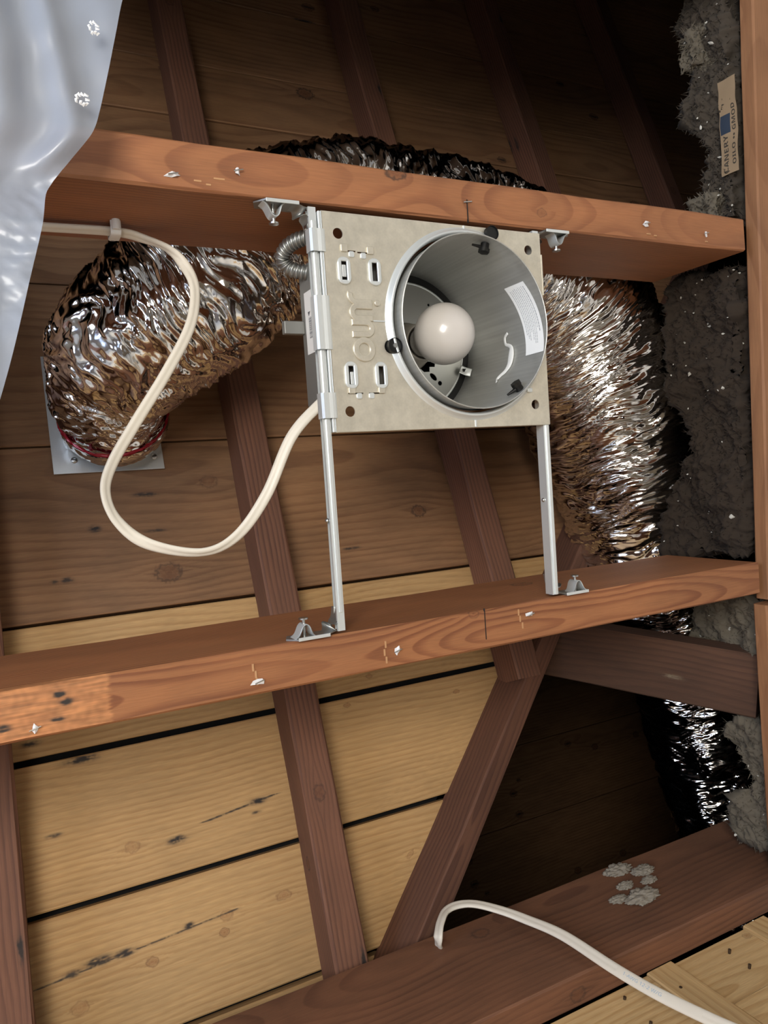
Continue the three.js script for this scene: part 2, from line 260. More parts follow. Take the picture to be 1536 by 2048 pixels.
// ---------------------------------------------------------------- rafters, valley, post
function rafter(x0, x1, z0, z1, label) {
  const p = z => V((x0 + x1) / 2, HR + T * z, z);
  return tag(mesh('rafter', timberOf(M.rafter, boxPoly(x1 - x0, (HS - HR) / Math.sqrt(1 + T * T) - 0.002, 0.003), p(z0), p(z1), SN, { uo: 0.37 + x0 * 2.3, vo: 0, seed: x0 * 9, wob: 0.0012, bend: V(1, 0, 0), bendAmp: 0.003 }), M.rafter), label, 'rafter', 'rafters under the roof boards');
}
rafter(-0.056, -0.0138, -0.95, 1.7, 'reddish rafter beside the widest pale boards, farthest from the valley rafter');
rafter(0.282, 0.323, -0.95, 1.7, 'reddish rafter crossing behind both joists beside the metal duct plate');
rafter(0.619, 0.66, -0.345, 1.7, 'short rafter ending with dark stains against the valley rafter');
rafter(0.965, 1.006, 0.03, 1.7, 'rafter above the foil duct bend, next to the valley');
rafter(1.31, 1.35, 0.39, 1.7, 'rafter in the far corner of the roof above the wool batts');
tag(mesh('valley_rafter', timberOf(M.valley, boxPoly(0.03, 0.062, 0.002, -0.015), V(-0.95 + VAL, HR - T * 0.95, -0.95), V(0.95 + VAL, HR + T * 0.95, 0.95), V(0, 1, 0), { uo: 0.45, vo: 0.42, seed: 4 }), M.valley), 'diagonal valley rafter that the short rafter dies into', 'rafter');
tag(mesh('roof_post', timberOf(M.shadedPostWood, boxPoly(0.085, 0.036, 0.002), V(0.842, 0.04, -0.353), V(0.70, 0.3, -0.322), V(1, 0.2, 0), { uo: 0.2, vo: 0.1 }), M.shadedPostWood), 'dusty slanting post, shade put into its dark wood, from the wall plate up to the valley rafter', 'post');

// ---------------------------------------------------------------- ceiling joists and wall plate
const J1 = tag(mesh('ceiling_joist', timberOf(M.joist, boxPoly(0.038, 0.14, 0.0018), V(-2.39, 0, 0.203), V(0.8, 0, 0.203), V(0, 1, 0), { uo: -2.29, vo: 0, seed: 1 }), M.joist), 'reddish joist with the white cable stapled to its side, next to the plastic sheet', 'joist', 'ceiling joists');
const J2 = tag(mesh('ceiling_joist', timberOf(M.joist2, boxPoly(0.038, 0.14, 0.0018), V(-2.39, 0, -0.203), V(0.8, 0, -0.203), V(0, 1, 0), { uo: -2.29, vo: 0, seed: 2 }), M.joist2), 'joist with wavy orange grain and a rough paler end, carrying the lower bar feet', 'joist', 'ceiling joists');
tag(mesh('ceiling_joist', timberOf(M.joistOld, boxPoly(0.034, 0.14, 0.0018), V(-2.39, 0, -0.597), V(1.05, 0, -0.597), V(0, 1, 0), { uo: 0.4, vo: 0, seed: 3 }), M.joistOld), 'dark joist above the new pine boards with insulation crumbs on its side', 'joist', 'ceiling joists');
for (const [z0, z1, x, l] of [[-0.232, 1.2, 0.812, 'orange-brown wall plate across the joist ends, longer piece'], [-0.578, -0.236, 0.816, 'darker wall plate piece beyond the butt joint, above the pine boards']])
  tag(mesh('wall_plate', timberOf(M.header, boxPoly(0.089, 0.019, 0.002), V(x + 0.0465, -0.002, z0), V(x + 0.0465 + (z1 > 0 ? 0.034 : -0.01), -0.002, z1), V(0, 1, 0), { uo: z1 > 0 ? 0.3 : 0.7, vo: 0.02, seed: z0 }), M.header), l, 'wall plate', 'wall plates');

// ---------------------------------------------------------------- new pine boards below the third joist
{
  const g = thing('wall_south', 'new pale pine boards nailed below the dark joist', 'wall'); g.userData.kind = 'structure';
  const pb = (name, x0, x1, y0, y1, zf, uo, vo, up = false) => mesh(name, up
    ? timberOf(M.pine, boxPoly(x1 - x0, 0.03, 0.0012), V((x0 + x1) / 2, y0, zf), V((x0 + x1) / 2, y1, zf), V(0, 0, -1), { uo, vo, wob: 0.0003 })
    : timberOf(M.pine, boxPoly(y1 - y0, 0.03, 0.0012), V(x0, (y0 + y1) / 2, zf), V(x1, (y0 + y1) / 2, zf), V(0, 0, -1), { uo, vo, wob: 0.0003 }), M.pine, g);
  pb('board', -0.4, 0.5835, -0.29, -0.002, -0.614, 0.3, 0.1);
  pb('board', -0.4, 0.5835, -0.58, -0.292, -0.614, 0.7, 0.3);
  pb('stud', 0.5845, 0.6225, -1.4, -0.002, -0.612, 0.5, 0.7, true);
  pb('panel', 0.6235, 0.7405, -0.0795, -0.002, -0.616, 0.15, 0.45);
  pb('rail', 0.6235, 0.7405, -0.3, -0.0805, -0.613, 0.4, 0.9);
  pb('stud', 0.7415, 0.7795, -1.4, -0.002, -0.6125, 0.1, 0.2, true);
  for (const [x, y] of [[0.69, -0.0232], [0.6862, -0.0516], [0.5365, -0.0166], [0.5963, -0.0368], [0.5321, -0.0561], [0.45, -0.03]]) mesh('nail', cyl(V(x, y, -0.618), V(x + 0.0008, y - 0.0004, -0.6112), 0.0014, 0.0017, 10), std(0x4a3a2a, 0.6, 0.4), g);
  plainNames(g);
  tag(mesh('wall_south_lining', boxAt(-2.4, 0.86, -2.4, -0.003, -0.74, -0.655), M.drywall), 'plain wall lining behind the pine boards', 'wall', null, 'structure').name = 'wall_south_2';
}

// ---------------------------------------------------------------- foil duct and its roof plate
{
  const P = [[0.141, 0.428, 0.040, 0.063], [0.134, 0.4, 0.056, 0.063], [0.1285, 0.35, 0.086, 0.066], [0.147, 0.295, 0.118, 0.081], [0.218, 0.265, 0.17, 0.093], [0.277, 0.26, 0.226, 0.093], [0.342, 0.256, 0.262, 0.088], [0.458, 0.25, 0.277, 0.081], [0.601, 0.252, 0.262, 0.084], [0.7, 0.256, 0.216, 0.097], [0.779, 0.262, 0.137, 0.113], [0.832, 0.266, 0.018, 0.121], [0.895, 0.275, -0.155, 0.112], [0.965, 0.285, -0.319, 0.097], [1.043, 0.297, -0.569, 0.086], [1.082, 0.29, -0.735, 0.083], [1.1, 0.27, -0.9, 0.08]];
  const curve = new THREE.CatmullRomCurve3(P.map(p => V(p[0], p[1], p[2])), false, 'centripetal'), L = curve.getLength(), N = 2300, K = 140;
  const fr = curve.computeFrenetFrames(N, false), pos = new Float32Array((N + 1) * (K + 1) * 3), idx = [];
  // radius per control point, by arc fraction
  const at = P.map((_, i) => i / (P.length - 1));
  const uOf = i => curve.getUtoTmapping(i / N);
  const ridge = x => 1 - Math.abs(x);
  for (let i = 0; i <= N; i++) {
    const s = i / N * L, tt = uOf(i), k = Math.min(P.length - 2, Math.floor(tt * (P.length - 1))), f = tt * (P.length - 1) - k, r = lerp(P[k][3], P[k + 1][3], sstep(0, 1, f));
    const c = curve.getPoint(tt), nb = fr.normals[i], bb = fr.binormals[i];
    for (let j = 0; j <= K; j++) {
      const a = j / K * 2 * Math.PI, ca = Math.cos(a), sa = Math.sin(a), sk = s + 0.02 * Math.sin(a + 0.7) + 0.012 * n3(ca * 1.3, sa * 1.3, s * 7);
      let d = 0.006 * n3(ca * 1.0, sa * 1.0, s * 7) + 0.0016 * Math.sin(sk * 2 * Math.PI / 0.034);
      const am = 0.5 + 0.5 * sstep(-0.5, 0.6, n3(ca * 1.6 + 7, sa * 1.6, s * 8));
      const ph = sk * 78 + 1.2 * n3(ca * 1.1, sa * 1.1, s * 13) + 0.3 * n3(ca * 3, sa * 3, s * 40), pl = Math.abs(ph - Math.floor(ph) - 0.5) * 4 - 1;
      const ph2 = sk * 170 + 2.2 * n3(ca * 1.8 + 3, sa * 1.8, s * 30), pl2 = Math.abs(ph2 - Math.floor(ph2) - 0.5) * 4 - 1;
      d += am * (0.0021 * pl + 0.0008 * pl2 * sstep(-0.2, 0.5, n3(ca * 2, sa * 2 + 4, s * 14)) + 0.0040 * (ridge(n3(ca * 0.9, sa * 0.9, sk * 44)) - 0.6) + 0.0028 * (ridge(n3(ca * 1.9 + 4, sa * 1.9, sk * 100)) - 0.6)) + 0.0008 * (ridge(n3(ca * 4.5, sa * 4.5, sk * 55 + 9)) - 0.6);
      const w = 1 - 0.7 * (1 - sstep(0, 0.05, s)), rr = r + d * w, o = (i * (K + 1) + j) * 3;
      pos[o] = c.x + rr * (nb.x * ca + bb.x * sa); pos[o + 1] = c.y + rr * (nb.y * ca + bb.y * sa); pos[o + 2] = c.z + rr * (nb.z * ca + bb.z * sa);
    }
  }
  for (let i = 0; i < N; i++) for (let j = 0; j < K; j++) { const a = i * (K + 1) + j, b = a + K + 1; idx.push(a, a + 1, b, b, a + 1, b + 1); }
  for (let i = 0; i <= N; i++) for (let c = 0; c < 3; c++) pos[(i * (K + 1) + K) * 3 + c] = pos[i * (K + 1) * 3 + c];
  let g = new THREE.BufferGeometry(); g.setAttribute('position', new THREE.BufferAttribute(pos, 3)); g.setIndex(idx); g = mergeVertices(g, 1e-6); g.computeVertexNormals();
  const duct = thing('foil_duct', 'crinkled silver foil flexible duct snaking over both joists', 'duct');
  mesh('foil_sleeve', g, M.foil, duct);
  // cuff: tape band and red zip at the mouth
  const band = (s0, s1, rr, mat, name, a0 = 0, a1 = 2 * Math.PI) => {
    const n = 10, k = 90, ps = [], ix = [];
    for (let i = 0; i <= n; i++) { const q = Math.round(lerp(s0, s1, i / n) / L * N), c = curve.getPointAt(q / N), nb = fr.normals[q], bb = fr.binormals[q]; for (let j = 0; j <= k; j++) { const a = lerp(a0, a1, j / k), r = rr(lerp(s0, s1, i / n)) + 0.0016 * n3(Math.cos(a) * 6, Math.sin(a) * 6, i * 0.35) + 0.0022 * Math.sin(Math.PI * i / n); ps.push(c.x + r * (nb.x * Math.cos(a) + bb.x * Math.sin(a)), c.y + r * (nb.y * Math.cos(a) + bb.y * Math.sin(a)), c.z + r * (nb.z * Math.cos(a) + bb.z * Math.sin(a))); } }
    for (let i = 0; i < n; i++) for (let j = 0; j < k; j++) { const a = i * (k + 1) + j, b = a + k + 1; ix.push(a, a + 1, b, b, a + 1, b + 1); }
    const q = new THREE.BufferGeometry(); q.setAttribute('position', new THREE.Float32BufferAttribute(ps, 3)); q.setIndex(ix); q.computeVertexNormals(); return tag(mesh(name, q, mat, duct), null);
  };
  band(0.004, 0.022, () => 0.0648, M.foil, 'foil_tape_cuff');
  band(0.026, 0.031, () => 0.0652, std(0x8d1420, 0.25, 0.2), 'red_tie').userData.label = 'red plastic tie';
  plainNames(duct);

  const pl = thing('duct_plate', 'galvanised square sheet-metal plate screwed to the roof boards under the duct mouth', 'metal plate');
  const e1 = V(1, 0, 0), e2 = V(0, T, 1).normalize(), O = V(0.128, HS + T * 0.053, 0.053).addScaledVector(SN, -0.0022);
  const place = q => { q.applyMatrix4(new THREE.Matrix4().makeBasis(e1, e2, e1.clone().cross(e2))); return move(q, O.x, O.y, O.z); };
  const sh = new THREE.Shape([[-0.067, -0.079], [0.067, -0.079], [0.067, 0.085], [-0.067, 0.085]].map(p => new THREE.Vector2(...p)));
  mesh('plate', place(new THREE.ExtrudeGeometry(sh, { depth: 0.0012, bevelEnabled: true, bevelSize: 0.0004, bevelThickness: 0.0003, bevelSegments: 2 })), M.galvBright, pl);
  mesh('collar', (() => { const q = new THREE.CylinderGeometry(0.06, 0.06, 0.03, 48, 1, true); q.rotateX(Math.PI / 2); q.translate(0.012, -0.012, 0.014); return place(q); })(), M.galvBright, pl);
  for (const [x, y] of [[-0.042, -0.062], [0.056, -0.062], [-0.058, 0.07]]) {
    const s = mesh('screw', place(move(new THREE.SphereGeometry(0.0042, 16, 8).scale(1, 1, 0.5), x, y, 0.0018)), M.steel, pl);
    mesh('slot', place(move(new THREE.BoxGeometry(0.005, 0.001, 0.0012), x, y, 0.0037)), M.black, s);
  }
  plainNames(pl);
}

// ---------------------------------------------------------------- recessed light housing
const CX = 0.4045, CZ = 0.0865;
{
  const h = thing('recessed_light_housing', 'galvanised recessed light housing with a round can hung between the joists', 'light housing');
  const Y0 = -0.0025, TH = 0.0012;
  const sh = new THREE.Shape(); sh.moveTo(0.2605, -0.0095); sh.lineTo(0.4935, -0.0095); sh.lineTo(0.4935, 0.178); sh.lineTo(0.2605, 0.178); sh.closePath();
  const hole = (x, z, r) => { const p = new THREE.Path(); p.absarc(x, z, r, 0, 2 * Math.PI, true); sh.holes.push(p); };
  const big = new THREE.Path(); big.absarc(CX, CZ, 0.0835, 0, 2 * Math.PI, true); sh.holes.push(big);
  for (const [x, z] of [[0.275, 0.1601], [0.275, 0.008], [0.4785, 0.1609], [0.4765, 0.0104]]) hole(x, z, 0.0046);
  hole(0.319, 0.0645, 0.0062);
  const slots = [[0.2781, 0.1285], [0.3075, 0.129], [0.278, 0.0391], [0.3072, 0.039]];
  for (const [x, z] of slots) { const p = new THREE.Path(); p.moveTo(x - 0.0032, z - 0.0085); p.lineTo(x - 0.0032, z + 0.0085); p.lineTo(x + 0.0032, z + 0.0085); p.lineTo(x + 0.0032, z - 0.0085); p.closePath(); sh.holes.push(p); }
  for (const [x, z] of [[0.2835, 0.1458], [0.2995, 0.1452], [0.2815, 0.0235], [0.3015, 0.0235]]) { const p = new THREE.Path(); p.moveTo(x - 0.0072, z - 0.0006); p.lineTo(x - 0.0072, z + 0.0006); p.lineTo(x + 0.0072, z + 0.0006); p.lineTo(x + 0.0072, z - 0.0006); p.closePath(); sh.holes.push(p); }
  const plate = mesh('mounting_plate', plan(sh, Y0, TH, 0, 64), M.galv, h);
  // folded rims of the plate
  mesh('plate_flange', boxAt(0.2603, 0.2615, Y0, 0.012, -0.0095, 0.178, 0.0004), M.galvBright, h);
  mesh('plate_flange', boxAt(0.2605, 0.4935, Y0 + 0.0004, 0.008, 0.177, 0.1784, 0.0004), M.galv, h);
  mesh('plate_flange', boxAt(0.2605, 0.4935, Y0 + 0.0004, 0.008, -0.0099, -0.0085, 0.0004), M.galv, h);
  mesh('plate_flange', boxAt(0.4925, 0.4937, Y0 + 0.0004, 0.008, -0.0095, 0.178, 0.0004), M.galv, h);
  // raised bead around the opening
  const bead = new THREE.LatheGeometry([[0.0822, 0.006], [0.0822, -0.0015], [0.083, -0.0062], [0.0845, -0.0075], [0.086, -0.0066], [0.0875, -0.004], [0.0895, -0.0026]].map(p => new THREE.Vector2(...p)), 160); move(bead, CX, 0, CZ);
  { // the bead is cut off by the plate edge
    const p = bead.attributes.position; for (let i = 0; i < p.count; i++) { if (p.getX(i) > 0.4934) p.setX(i, 0.4934); if (p.getZ(i) < -0.0094) p.setZ(i, -0.0094); if (p.getZ(i) > 0.1779) p.setZ(i, 0.1779); } bead.computeVertexNormals();
  }
  mesh('opening_bead', bead, M.galvBright, h);
  // raised slot surrounds, punched tabs
  const rr = (x, z, w, l, r) => { const s = new THREE.Shape(); s.moveTo(x - w + r, z - l); s.lineTo(x + w - r, z - l); s.absarc(x + w - r, z - l + r, r, -Math.PI / 2, 0, false); s.lineTo(x + w, z + l - r); s.absarc(x + w - r, z + l - r, r, 0, Math.PI / 2, false); s.lineTo(x - w + r, z + l); s.absarc(x - w + r, z + l - r, r, Math.PI / 2, Math.PI, false); s.lineTo(x - w, z - l + r); s.absarc(x - w + r, z - l + r, r, Math.PI, 1.5 * Math.PI, false); return s; };
  slots.forEach(([x, z], k) => {
    const s = rr(x, z, 0.0062, 0.0118, 0.006), p = new THREE.Path(); p.moveTo(x - 0.0024, z - 0.0078); p.lineTo(x - 0.0024, z + 0.0078); p.lineTo(x + 0.0024, z + 0.0078); p.lineTo(x + 0.0024, z - 0.0078); p.closePath(); s.holes.push(p);
    const m = mesh('slot_surround', plan(s, Y0 - 0.0022, 0.0024, 0.0011, 10), M.galvBright, plate);
    if (k === 0) mesh('slot_tongue', boxAt(x - 0.0018, x + 0.0018, Y0 - 0.001, Y0, z - 0.0052, z + 0.0052, 0.0004), M.galvBright, plate);
    if (k === 2) mesh('slot_tongue', boxAt(x - 0.0008, x + 0.0022, Y0 - 0.001, Y0, z - 0.0078, z + 0.003, 0.0004), M.galvBright, plate);
  });
  for (const [x, z] of [[0.2862, 0.143], [0.2975, 0.1424], [0.2845, 0.0212], [0.2965, 0.0212]]) mesh('punched_tab', plan(rr(x, z, 0.0026, 0.0026, 0.0015), Y0 - 0.0014, 0.0016, 0.0006, 6), M.galvBright, plate);
  for (const [x, z] of [[0.2795, 0.148], [0.3045, 0.1475], [0.2778, 0.0265], [0.3068, 0.0265]]) mesh('punched_tab', plan(rr(x, z, 0.0032, 0.0034, 0.0012), Y0 - 0.0017, 0.0018, 0.0006, 6), M.galv, plate);
  // alignment notches at the four sides of the opening
  for (const [x0, x1, z0, z1] of [[0.4035, 0.4055, 0.1745, 0.178], [0.4035, 0.4055, -0.0095, -0.003], [0.302, 0.315, 0.0858, 0.0872]]) mesh('notch_mark', boxAt(x0, x1, Y0 - 0.0008, Y0, z0, z1, 0.0003), M.galvBright, plate);
  // embossed lettering: j u n o, reading along -z, tops towards +x
  {
    const stroke = (pts, w) => {
      const L_ = [], R_ = [];
      pts.forEach((p, i) => { const a = pts[Math.max(0, i - 1)], b = pts[Math.min(pts.length - 1, i + 1)], dx = b[0] - a[0], dy = b[1] - a[1], l = Math.hypot(dx, dy); L_.push([p[0] - dy / l * w / 2, p[1] + dx / l * w / 2]); R_.push([p[0] + dy / l * w / 2, p[1] - dx / l * w / 2]); });
      return [...L_, ...R_.reverse()];
    };
    const arc = (cx, cy, r, a0, a1, n = 14) => Array.from({ length: n + 1 }, (_, i) => { const a = lerp(a0, a1, i / n); return [cx + r * Math.cos(a), cy + r * Math.sin(a)]; });
    const W = 0.0052, sx = 0.2818; // baseline x
    const toPlan = (pts, z0) => pts.map(([a, b]) => new THREE.Vector2(sx + b, z0 - a)).reverse();
    const letters = {
      j: [[stroke([...arc(0.0002, 0.0062, 0.0062, -Math.PI * 0.62, 0), [0.0064, 0.021]].map(p => p), W)], 0.1085],
      u: [[stroke([[0, 0.021], [0, 0.0062], ...arc(0.0052, 0.0062, 0.0052, Math.PI, 2 * Math.PI).slice(1, -1), [0.0104, 0.0062], [0.0104, 0.021]], W)], 0.0988],
      n: [[stroke([[0, 0], [0, 0.0138], ...arc(0.0052, 0.0142, 0.0052, Math.PI, 0).slice(1, -1), [0.0104, 0.0138], [0.0104, 0]], W)], 0.0848],
    };
    const emboss = (shape) => plan(shape, Y0 - 0.0018, 0.002, 0.001, 18);
    for (const k of ['j', 'u', 'n']) mesh(`embossed_letter_${k}`, emboss(new THREE.Shape(toPlan(letters[k][0][0], letters[k][1]))), M.galv, plate);
    const dot = new THREE.Shape(); dot.absarc(sx + 0.0262, 0.1021, 0.0029, 0, 2 * Math.PI); mesh('embossed_dot', emboss(dot), M.galv, plate);
    const o = new THREE.Shape(); o.absarc(sx + 0.0105, 0.0615, 0.0108, 0, 2 * Math.PI); const oi = new THREE.Path(); oi.absarc(sx + 0.0105, 0.0615, 0.0052, 0, 2 * Math.PI, true); o.holes.push(oi); mesh('embossed_letter_o', emboss(o), M.galv, plate);
  }
  // the can
  const can = new THREE.LatheGeometry([[0.0804, -0.0172], [0.0798, -0.0176], [0.0793, -0.0172], [0.079, 0.0], [0.0785, 0.123], [0.0785, 0.135], [0.001, 0.137], [0.001, 0.1385], [0.0798, 0.1365], [0.0802, 0.0]].map(p => new THREE.Vector2(...p)), 128); move(can, CX, 0, CZ);
  mesh('can', toCreasedNormals(can, 0.6), M.canInside, h);
  // lamp holder plate with its cut-outs
  const lp = new THREE.Shape(); lp.absarc(CX, CZ, 0.0695, 0, 2 * Math.PI);
  const cut = pts => lp.holes.push(new THREE.Path(pts.map(p => new THREE.Vector2(CX + p[0], CZ + p[1]))));
  cut([[0.007, -0.017], [0.0177, -0.0262], [0.0245, -0.0258], [0.0248, -0.0205], [0.0315, -0.0205], [0.0325, -0.0152], [0.024, -0.0148], [0.0166, -0.0135]].reverse());
  cut(Array.from({ length: 18 }, (_, i) => { const a = -i / 18 * 2 * Math.PI, c = Math.cos(a), q = Math.sin(a); return [0.0292 + 0.0052 * c * 0.72 + 0.0026 * q * 0.7, -0.0316 - 0.0052 * c * 0.7 + 0.0026 * q * 0.72]; }));
  { const p = new THREE.Path(); p.absarc(CX + 0.0372, CZ - 0.0385, 0.0024, 0, 2 * Math.PI, true); lp.holes.push(p); const q = new THREE.Path(); q.absarc(CX + 0.0288, CZ + 0.0468, 0.0013, 0, 2 * Math.PI, true); lp.holes.push(q); }
  const holder = mesh('lamp_holder_plate', plan(lp, 0.1165, 0.0012, 0.0003, 64), M.galvDark, h);
  const ringG = new THREE.LatheGeometry([[0.068, 0.1166], [0.0692, 0.1152], [0.0704, 0.1166], [0.0706, 0.119]].map(p => new THREE.Vector2(...p)), 96); move(ringG, CX, 0, CZ); mesh('rolled_edge', ringG, M.galvBright, holder);
  mesh('lamp_socket', move(new THREE.LatheGeometry([[0.0001, 0.1165], [0.0265, 0.1165], [0.0245, 0.112], [0.0215, 0.098], [0.0195, 0.086], [0.0165, 0.0855], [0.0165, 0.1], [0.0001, 0.1]].map(p => new THREE.Vector2(...p)), 48), CX, 0, CZ), std(0xb9b2a6, 0.45, 0.2), h);
  { const k = new THREE.Shape(); k.absarc(CX, CZ, 0.0784, 0, 2 * Math.PI); const q = new THREE.Path(); q.absarc(CX, CZ, 0.069, 0, 2 * Math.PI, true); k.holes.push(q); mesh('painted_gap_shade', plan(k, 0.1182, 0.001, 0, 64), M.black, h); }  // black ring painting the shade in the gap around the holder plate
  mesh('cap_shade_disc', move(new THREE.CylinderGeometry(0.077, 0.077, 0.001, 64), CX, 0.1335, CZ), M.black, h);  // black disc painting the darkness behind the holder plate
  const onWall = (deg, y, r = 0.0785) => V(CX + r * Math.cos(deg * Math.PI / 180), y, CZ + r * Math.sin(deg * Math.PI / 180));
  // wing-nut clips
  for (const [deg, y] of [[74.2, -0.005], [-52.5, -0.0104]]) {
    const c = onWall(deg, y), d = V(Math.cos(deg * Math.PI / 180), 0, Math.sin(deg * Math.PI / 180)), t = V(-d.z, 0, d.x);
    const b = mesh('clip_screw', cyl(c.clone().addScaledVector(d, -0.007), c, 0.0042, 0.0042, 12), std(0x1d1c1a, 0.5, 0.6), h);
    mesh('wing', cyl(c.clone().addScaledVector(d, -0.003).addScaledVector(t, -0.004), c.clone().addScaledVector(d, -0.004).addScaledVector(t, deg > 0 ? 0.012 : -0.013).add(V(0, 0.003, 0)), 0.0022, 0.001, 8), std(0x1d1c1a, 0.5, 0.6), b);
    mesh('nut', cyl(c.clone().addScaledVector(d, -0.0085), c.clone().addScaledVector(d, -0.005), 0.0055, 0.0055, 6), std(0x2a2926, 0.45, 0.7), b);
  }
  { // screw holes, their shade painted as black cups and discs; tab on the bead
    for (const [x, z, tilt] of [[0.3212, 0.0648, 1], [0.4335, 0.1722, 0]]) {
      const cup = mesh('shaded_screw_recess', move(new THREE.LatheGeometry([[0.0001, 0.004], [0.0056, 0.004], [0.0064, -0.0078], [0.0068, -0.0078], [0.0068, 0.0]].map(p => new THREE.Vector2(...p)), 32), x, 0, z), M.black, h);
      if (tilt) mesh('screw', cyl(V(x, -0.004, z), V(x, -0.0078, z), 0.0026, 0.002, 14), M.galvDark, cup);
      mesh('hole_shade_disc', cyl(V(x, -0.0066, z), V(x, -0.006, z), 0.0064, 0.0064, 24), std(0x171716, 0.4, 0.3), cup);
    }
    mesh('rim_staple', boxAt(0.4655, 0.4715, -0.0062, -0.0025, 0.022, 0.0265, 0.0012), M.galvBright, h);
  }
  { // white S-hook clip on the can wall
    const pts = [[2, 0.0425], [-1, 0.0475], [-6, 0.0462], [-8, 0.040], [-11, 0.036], [-18, 0.0345], [-24, 0.034], [-29, 0.0375], [-32, 0.043], [-35, 0.0465], [-38, 0.0445]].map(([a, y]) => onWall(a, y, 0.0772).toArray());
    mesh('hook', sweep(pts, ellipse(0.0022, 0.0008, 12), { n: 80, normals: [[-1, 0, 0]], scale: t => 0.75 + 1.3 * Math.exp(-(((t - 0.5) / 0.14) ** 2)) }), M.white, h);
    mesh('hook_body', cyl(onWall(-18, 0.0345, 0.0785), onWall(-18, 0.0345, 0.0765), 0.0016, 0.0016, 10), M.black, h);
  }
  { // small tab by the lamp holder plate
    const c = onWall(-21, 0.112, 0.074), t = V(Math.sin(0.366), 0, Math.cos(0.366));
    mesh('retaining_tab', sweep([[c.x - 0.008, c.y - 0.001, c.z + 0.003], [c.x - 0.002, c.y - 0.003, c.z], [c.x + 0.003, c.y - 0.006, c.z - 0.002]], ellipse(0.0045, 0.0009, 14), { n: 20 }), M.galvBright, h);
    mesh('tab_slot', boxAt(c.x - 0.006, c.x - 0.001, c.y - 0.0035, c.y - 0.0025, c.z - 0.0005, c.z + 0.003, 0.0003), M.black, h);
  }
  { // curved warning label inside the can (blocks of fine print, no code)
    const cv = document.createElement('canvas'); cv.width = 256; cv.height = 768; const x = cv.getContext('2d');
    x.fillStyle = '#f1f1ee'; x.fillRect(0, 0, 256, 768); x.fillStyle = '#8d8f93'; const R = mulberry(3);
    for (let c = 0; c < 9; c++) { let y = 40 + R() * 20; const end = c > 6 ? 470 + R() * 70 : 520 + R() * 130; while (y < end) { const l = 8 + R() * 26; x.fillRect(34 + c * 22, y, c === 8 ? 9 : 6, l); y += l + 6; } }
    const tx = new THREE.CanvasTexture(cv); tx.colorSpace = THREE.SRGBColorSpace;
    const n = 24, ps = [], uv = [], ix = [];
    for (let i = 0; i <= n; i++) for (let j = 0; j <= 4; j++) { const t = i / n, k = j / 4, a = lerp(34, -19.5, t), y = lerp(lerp(0.0275, 0.0105, t), lerp(-0.0030, -0.0172, t), k), p = onWall(a, y, 0.0783); ps.push(p.x, p.y, p.z); uv.push(k, 1 - t); }
    for (let i = 0; i < n; i++) for (let j = 0; j < 4; j++) { const a = i * 5 + j; ix.push(a, a + 5, a + 1, a + 5, a + 6, a + 1); }
    const g = new THREE.BufferGeometry(); g.setAttribute('position', new THREE.Float32BufferAttribute(ps, 3)); g.setAttribute('uv', new THREE.Float32BufferAttribute(uv, 2)); g.setIndex(ix); g.computeVertexNormals();
    mesh('warning_label', g, new THREE.MeshStandardMaterial({ map: tx, roughness: 0.55 }), h).userData.label = 'white curved paper label with fine print';
  }
  // junction box behind the plate, sticker, knock-out tab, conduit
  mesh('junction_box', boxAt(0.264, 0.318, 0.010, 0.068, 0.0195, 0.1465, 0.004), M.jbox, h);
  mesh('box_lid', boxAt(0.2628, 0.2642, 0.008, 0.064, 0.0195, 0.1465, 0.0006), M.jbox, h);
  {
    const cv = document.createElement('canvas'); cv.width = 256; cv.height = 128; const x = cv.getContext('2d'); x.fillStyle = '#ecebe6'; x.fillRect(0, 0, 256, 128); x.fillStyle = '#44484c'; const R = mulberry(8);
    for (let i = 0; i < 22; i++) x.fillRect(108 + i * 4, 64, R() < 0.5 ? 1.4 : 2.6, 36); for (let r = 0; r < 5; r++) for (let i = 0; i < 7; i++) x.fillRect(26 + i * 10, 24 + r * 10, 6 * R() + 2, 3);
    x.beginPath(); x.moveTo(84, 84); x.lineTo(104, 96); x.lineTo(84, 104); x.fill(); x.fillRect(200, 24, 30, 4);
    const tx = new THREE.CanvasTexture(cv); tx.colorSpace = THREE.SRGBColorSpace;
    const g = new THREE.PlaneGeometry(0.056, 0.036); g.rotateY(-Math.PI / 2); g.rotateX(Math.PI); g.translate(0.2624, 0.036, 0.094);
    mesh('box_sticker', g, new THREE.MeshStandardMaterial({ map: tx, roughness: 0.5 }), h).userData.label = 'white sticker with a bar code';
  }
  mesh('knockout_tab', boxAt(0.243, 0.263, 0.058, 0.0655, 0.086, 0.098, 0.001), M.jbox, h);
  {
    const c = new THREE.CatmullRomCurve3([[0.268, 0.02, 0.163], [0.258, 0.03, 0.165], [0.247, 0.045, 0.161], [0.2445, 0.054, 0.1535], [0.249, 0.055, 0.1455], [0.2565, 0.05, 0.141], [0.266, 0.045, 0.139]].map(p => V(...p)));
    const N = 340, K = 20, ps = [], ix = [], fr = c.computeFrenetFrames(N), turns = 19;
    for (let i = 0; i <= N; i++) { const p = c.getPointAt(i / N); for (let j = 0; j <= K; j++) { const a = j / K * 2 * Math.PI, r = 0.0062 + 0.001 * (Math.abs(Math.sin(Math.PI * (i / N * turns + j / K))) * 2 - 1); ps.push(p.x + r * (fr.normals[i].x * Math.cos(a) + fr.binormals[i].x * Math.sin(a)), p.y + r * (fr.normals[i].y * Math.cos(a) + fr.binormals[i].y * Math.sin(a)), p.z + r * (fr.normals[i].z * Math.cos(a) + fr.binormals[i].z * Math.sin(a))); } }
